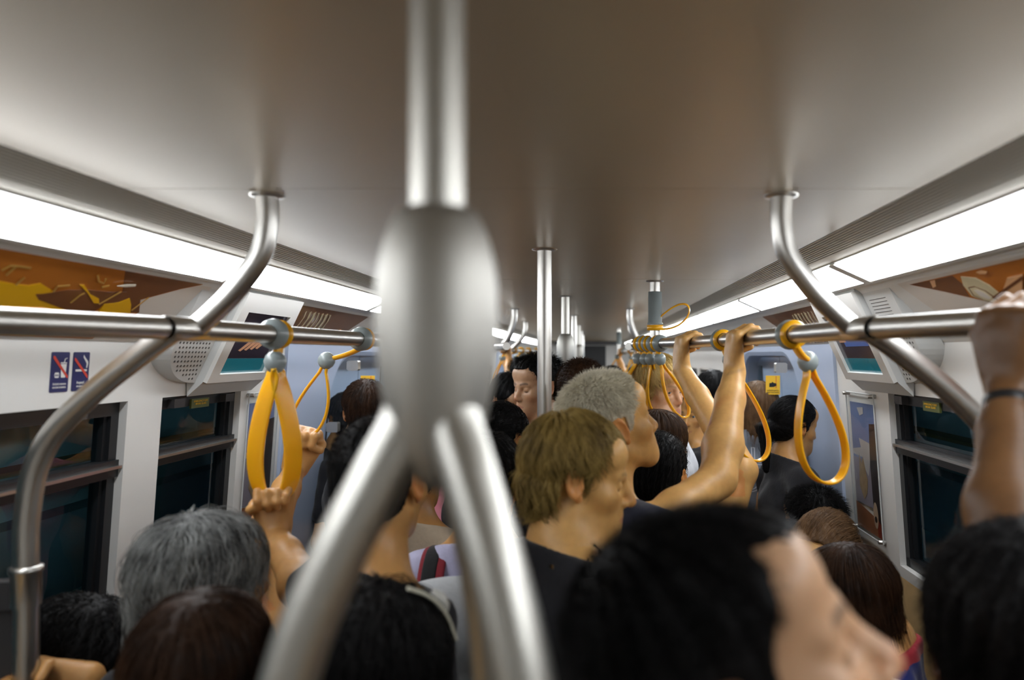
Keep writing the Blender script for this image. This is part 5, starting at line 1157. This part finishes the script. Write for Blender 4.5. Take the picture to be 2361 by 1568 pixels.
P17 = person('person with dark hair peering from behind the blond man\'s chin', 1588, 952, 3.5, yaw=165, pitch=8, skin='tan', hair='dark', style='bob', shirt=(0.2, 0.2, 0.22), female=True, h=0.006, strands=2500, slen=0.06, sstyle='long')
# by the right doors
P18 = person('woman with light brown hair and a grey shirt lettered across the back', 1745, 945, 3.3, yaw=6, body=-6, skin='fair', hair='auburn', style='bob', shirt=(0.22, 0.25, 0.30), nd=0.15, shirt_name='slate grey cotton', female=True, h=0.006, strands=4000, slen=0.05, sstyle='long', thick=0.012, collar=0.02, hlen=0.09)
P19 = person('woman with a black ponytail and black T shirt beside the right door', 1832, 984, 2.88, yaw=-72, pitch=10, body=-80, s=0.88, skin='tan', hair='black', style='pony', shirt=(0.010, 0.011, 0.013), female=True, h=0.005, strands=4000, slen=0.07, sstyle='pony', thick=0.010, sleeve=0.28)
P20 = person('seated boy with spiky black hair nearest the right doors', 1872, 1208, 2.66, yaw=35, pitch=6, body=80, skin='tan', hair='black', style='short', shirt=(0.02, 0.02, 0.03), seated=True, h=0.006, strands=7000, slen=0.032, sstyle='spiky', thick=0.013)
P21 = person('seated person with soft black hair in front of the spiky haired boy', 1830, 1295, 2.36, yaw=55, pitch=10, body=85, skin='tan', hair='black', style='short', shirt=(0.03, 0.03, 0.035), seated=True, h=0.007, strands=4000, slen=0.04, sstyle='fringe', s=0.97)
P22 = person('seated man with a bald forehead and thin light brown hair', 1905, 1290, 2.05, yaw=128, pitch=36, body=80, skin='fair', hair='auburn', style='bald', shirt=(0.2, 0.18, 0.16), seated=True, h=0.005, strands=3500, slen=0.05, sstyle='back', thick=0.008)
def stripes(c, N, r, f, up, s):
    q = (c-N)@r; z = (c-N)@up; m = np.zeros(len(c), int); m[(np.abs(q) > 0.15*s) & (np.abs(np.mod(z*30, 1)-0.5) < 0.22)] = 1; m[(z > 0.028)] = 2; return m
P23 = person('seated woman with straight dark brown hair and blue top under the right window', 1948, 1388, 1.70, yaw=48, pitch=12, body=70, nd=0.12, shift=(0.0, -0.055), skin='tan', hair='dark', style='bob', shirt=(0.012, 0.02, 0.13), shirt_name='royal blue jersey', seated=True, female=True, h=0.005, strands=7000, slen=0.09, sstyle='long', thick=0.015, stripe=([WHITE, cloth_mat((0.30, 0.02, 0.03), 'red trim')], stripes))
# left middle: people hidden behind the near pole except shoulders
P27 = person('person in a lavender shirt with a maroon and black shoulder strap', 1122, 1118, 1.78, yaw=-10, skin='tan', hair='black', style='short', shirt=(0.46, 0.45, 0.62), shirt_name='lavender cotton', h=0.006, strands=2500, slen=0.03, female=True)
P26 = person('person in a beige knit top beyond the man in black', 955, 1090, 2.12, yaw=-15, body=-20, skin='tan', hair='dark', style='short', shirt=(0.46, 0.38, 0.28), shirt_name='beige knit', h=0.006, strands=2500, slen=0.03)
P25 = person('person in a pink T shirt half hidden by the near pole', 1035, 1010, 2.55, yaw=20, skin='tan', hair='black', style='short', shirt=(0.60, 0.22, 0.28), shirt_name='pink cotton', h=0.007, strands=2000, slen=0.03, arms=(dict(type='open', w=at(975, 1060, 2.6), d=(0.1, 0.2, 1), n=(0, 1, 0)), None), sleeve=0.6)
P36 = person('person in a dark green shirt behind the pink T shirt', 985, 1010, 3.05, yaw=0, skin='tan', hair='black', style='short', shirt=(0.01, 0.05, 0.035), shirt_name='dark green cotton', h=0.007, strands=1500, slen=0.03)
P24 = person('person with smooth dark brown hair beside the left doors', 842, 950, 3.0, yaw=25, body=-80, skin='tan', hair='dark', style='short', shirt=(0.12, 0.1, 0.09), h=0.006, strands=3500, slen=0.03, sstyle='fringe', thick=0.014)
P24b = person('person with black hair and an ear showing at the left door edge', 800, 968, 3.42, yaw=40, body=-80, skin='tan', hair='black', style='short', shirt=(0.3, 0.08, 0.07), h=0.007, strands=2000, slen=0.03)
# far down the car
br = V3(XC-0.007+0.066*math.cos(math.radians(160)), 3.52+0.066*math.sin(math.radians(160)), EYE-0.145)
P33 = person('brown skinned person hidden in the crowd, fingers round the triple pole', 1338, 950, 3.9, yaw=20, skin='brown', hair='black', style='short', shirt=(0.7, 0.7, 0.72), h=0.006, strands=1500, slen=0.02,
    arms=(dict(type='bar', c=br, a=(-0.35, 0.1, 0.93), u=(0.4, 0.9, 0.0), thumb=1, pole=(-0.4, 0.2, -0.8)), None))
P34 = person('person in white far down the aisle, forearm slanting up to the far right rail', 1412, 880, 5.9, yaw=-10, skin='tan', hair='black', style='short', shirt=(0.6, 0.6, 0.62), h=0.008, strands=1500, slen=0.03,
    arms=(None, dict(type='bar', c=rp(1, 6.45, 1), a=rd(1, 6.45, 1), u=(-0.8, -0.5, -0.1), thumb=1)))
P35 = person('far person before the back wall, hand on the end of the far right rail', 1385, 880, 6.9, yaw=-15, skin='tan', hair='dark', style='short', shirt=(0.2, 0.2, 0.25), h=0.009, strands=1000, slen=0.03,
    arms=(None, dict(type='bar', c=rp(1, 7.45, 1), a=rd(1, 7.45, 1), u=(-0.8, -0.5, -0.1), thumb=1)))
P32 = person('far person at the left, fist pulling a small strap', 1152, 918, 5.2, yaw=10, skin='east', hair='dark', style='bob', shirt=(0.5, 0.45, 0.4), h=0.008, strands=1500, slen=0.06, sstyle='long',
    arms=(None, dict(type='bar', c=at(1168, 884, 5.32), a=(1, 0.2, 0), u=(0.1, -0.9, -0.2), r=0.012, thumb=-1)))
for i, (u_, v_, y_, yw, hr, sh, lb) in enumerate([(1300, 862, 6.3, 30, 'black', (0.03, 0.03, 0.05), 'far person with black hair between the poles, dark shirt'), (1445, 872, 7.6, -30, 'black', (0.5, 0.5, 0.55), 'far person in pale grey by the far right windows'), (1225, 868, 7.4, 10, 'dark', (0.1, 0.12, 0.2), 'far person in blue near the far left windows'), (1338, 858, 8.6, 60, 'black', (0.4, 0.4, 0.42), 'far person in mid aisle near the farthest poles'), (1470, 905, 4.3, 140, 'black', (0.06, 0.06, 0.07), 'person facing back, half hidden behind the blond man'), (1640, 905, 4.2, 20, 'black', (0.3, 0.3, 0.33), 'person by the right doors, hidden behind the raised forearm')]):
    person(lb, u_, v_, y_, yaw=yw, skin='tan', hair=hr, style='short', shirt=sh, shirt_name='cotton %d' % i, h=0.009, strands=1200, slen=0.03)

# things the passengers wear or carry
o = P2['o']; S_, E_, q_, W_ = P2['cuffs'][1]; dn = nrm(W_-E_); c = W_-dn*0.035
mb = MB(); mb.lathe(Vector(c-dn*0.013), Vector(dn), [(0, 0.030), (0.002, 0.033), (0.024, 0.032), (0.026, 0.029)], 28, False)
wt = mb.build('wristwatch', BLACK, o)
fdir = nrm(np.cross(dn, V3(0, 1, 0))*-1); mb = MB(); mb.lathe(Vector(c+fdir*0.028), Vector(fdir), [(0, 0.02), (0.006, 0.021), (0.010, 0.018), (0.0105, 0.001)], 24); mb.build('watch_case', DGREY, wt)
RIB = mat('ivory satin ribbon', (0.55, 0.53, 0.42), 0.5)
T3 = P3['T']; mb = MB()
p = smooth_path([Vector(T3(0.030, -0.058, 0.128)), Vector(T3(0.056, -0.062, 0.114)), Vector(T3(0.078, -0.066, 0.088)), Vector(T3(0.092, -0.070, 0.050))], 8)
mb.belt(p, Vector(P3['R'][:, 1]), 0.013, 0.005, False); mb.build('hair_ribbon', RIB, P3['hair'])
mb = MB(); cc = Vector(T3(0.074, -0.052, 0.098)); mb.lathe(cc, Vector(P3['R'][:, 0])+Vector((0, 0, 0.5)), [(0, 0.016), (0.006, 0.018), (0.012, 0.012), (0.014, 0.002)], 20); mb.build('hair_clip', mat('frosted hair clip', (0.45, 0.44, 0.40), 0.35), P3['hair'])
T12 = P12['T']; mb = MB()
ring = []; ax0 = T12(0.0, -0.090, 0.040)
for k in range(40):
    th = 2*PI*k/40; rr = 0.036+0.006*math.sin(9*th); ring.append(Vector(ax0+P12['R']@V3(rr*math.cos(th), -0.006*math.cos(7*th), rr*math.sin(th))))
mb.tube(ring, [0.012+0.004*math.sin(9*2*PI*k/40+1) for k in range(40)], 10, True); mb.build('scrunchie', BLACK, P12['hair'])
T19 = P19['T']; mb = MB(); mb.lathe(Vector(T19(0, -0.100, 0.016)), Vector(P19['R'][:, 1])*-1, [(0, 0.020), (0.004, 0.025), (0.012, 0.025), (0.016, 0.020)], 20, False); mb.build('hair_tie', mat('violet hair tie', (0.05, 0.05, 0.20), 0.5), P19['hair'])
# lettering on the grey shirt
q = P18; cen = q['N']-q['up']*0.045-q['f']*0.25; sh_ = [x for x in q['o'].children if x.name.startswith('shirt')][0]
LET = mat('pale shirt lettering', (0.62, 0.65, 0.72), 0.7)
text('DUIL', 'lettering', LET, Vector(cen), Vector(q['r']), Vector(q['up']), 0.10, sh_, outline=0.018, width=0.26)
text('OIL', 'lettering', LET, Vector(cen-q['up']*0.115), Vector(q['r']), Vector(q['up']), 0.10, sh_, outline=0.018, width=0.22)
from mathutils.bvhtree import BVHTree
bv = BVHTree.FromPolygons([v.co+Vector(q['base']) for v in sh_.data.vertices], [p.vertices[:] for p in sh_.data.polygons])
for lo in [c for c in sh_.children if c.name.startswith('lettering')]:
    off = lo.matrix_parent_inverse.translation+sh_.location*0
    for v in lo.data.vertices:
        p = v.co.copy(); hit = bv.ray_cast(p, Vector(q['f']))
        if hit[0] is not None: v.co = hit[0]-Vector(q['f'])*(0.002)
# backpack on the lavender shirt
q = P27; r_, f_, u3, N_ = q['r'], q['f'], q['up'], q['N']; Bm = np.stack([r_, f_, u3], 1)
bc = N_-u3*0.205-f_*0.215
bp = thing('backpack', 'pale grey backpack with black webbing on the lavender shirt', 'backpack', Vector(bc-u3*0.22))
BAG = cloth_mat((0.52, 0.54, 0.56), 'pale grey bag fabric'); WEB = cloth_mat((0.015, 0.015, 0.016), 'black webbing'); MAR = cloth_mat((0.22, 0.02, 0.03), 'maroon webbing')
vs, qs = sculpt([box3(bc, (0.145, 0.075, 0.20), Bm, 0.06, 0.03), box3(bc-f_*0.075-u3*0.06, (0.11, 0.035, 0.11), Bm, 0.035, 0.02), ell(bc+u3*0.13, V3(0.13, 0.075, 0.10), Bm, 0.05)], (Field(lambda P: F4(0.003)*np.sin(P[..., 0]*40+P[..., 2]*33)*np.sin(P[..., 2]*27-P[..., 1]*20), 'disp'),), 0.006)
mesh_obj('bag_body', vs, qs, BAG, bp, loc=np.array(bp.location))
for dz in (0.03, -0.085):
    mb = MB(); mb.belt(smooth_path([Vector(bc+u3*(dz+0.02)+r_*0.148+f_*0.05), Vector(bc+u3*(dz+0.01)+r_*0.140-f_*0.075), Vector(bc+u3*dz+r_*0.06-f_*0.117), Vector(bc+u3*dz-r_*0.06-f_*0.117), Vector(bc+u3*(dz+0.01)-r_*0.140-f_*0.075), Vector(bc+u3*(dz+0.02)-r_*0.148+f_*0.05)], 6), Vector(u3), 0.018, 0.006, False); mb.build('webbing_strap', WEB, bp)
for sx in (-1, 1):
    pth = smooth_path([Vector(N_+r_*sx*0.075-u3*0.16-f_*0.145), Vector(N_+r_*sx*0.095-u3*0.06-f_*0.115), Vector(N_+r_*sx*0.105+u3*0.025-f_*0.03), Vector(N_+r_*sx*0.110-u3*0.005+f_*0.075), Vector(N_+r_*sx*0.115-u3*0.12+f_*0.150), Vector(N_+r_*sx*0.13-u3*0.26+f_*0.145)], 8)
    nv = [Vector(r_)]*len(pth)
    mb = MB(); mb.belt(pth, nv, 0.062, 0.010, False); st = mb.build('shoulder_strap', MAR, bp)
    mb = MB(); mb.belt([p_+Vector(nrm(np.array(p_)-(N_-u3*0.08)))*0.006 for p_ in pth], nv, 0.034, 0.006, False); mb.build('strap_centre', WEB, st)
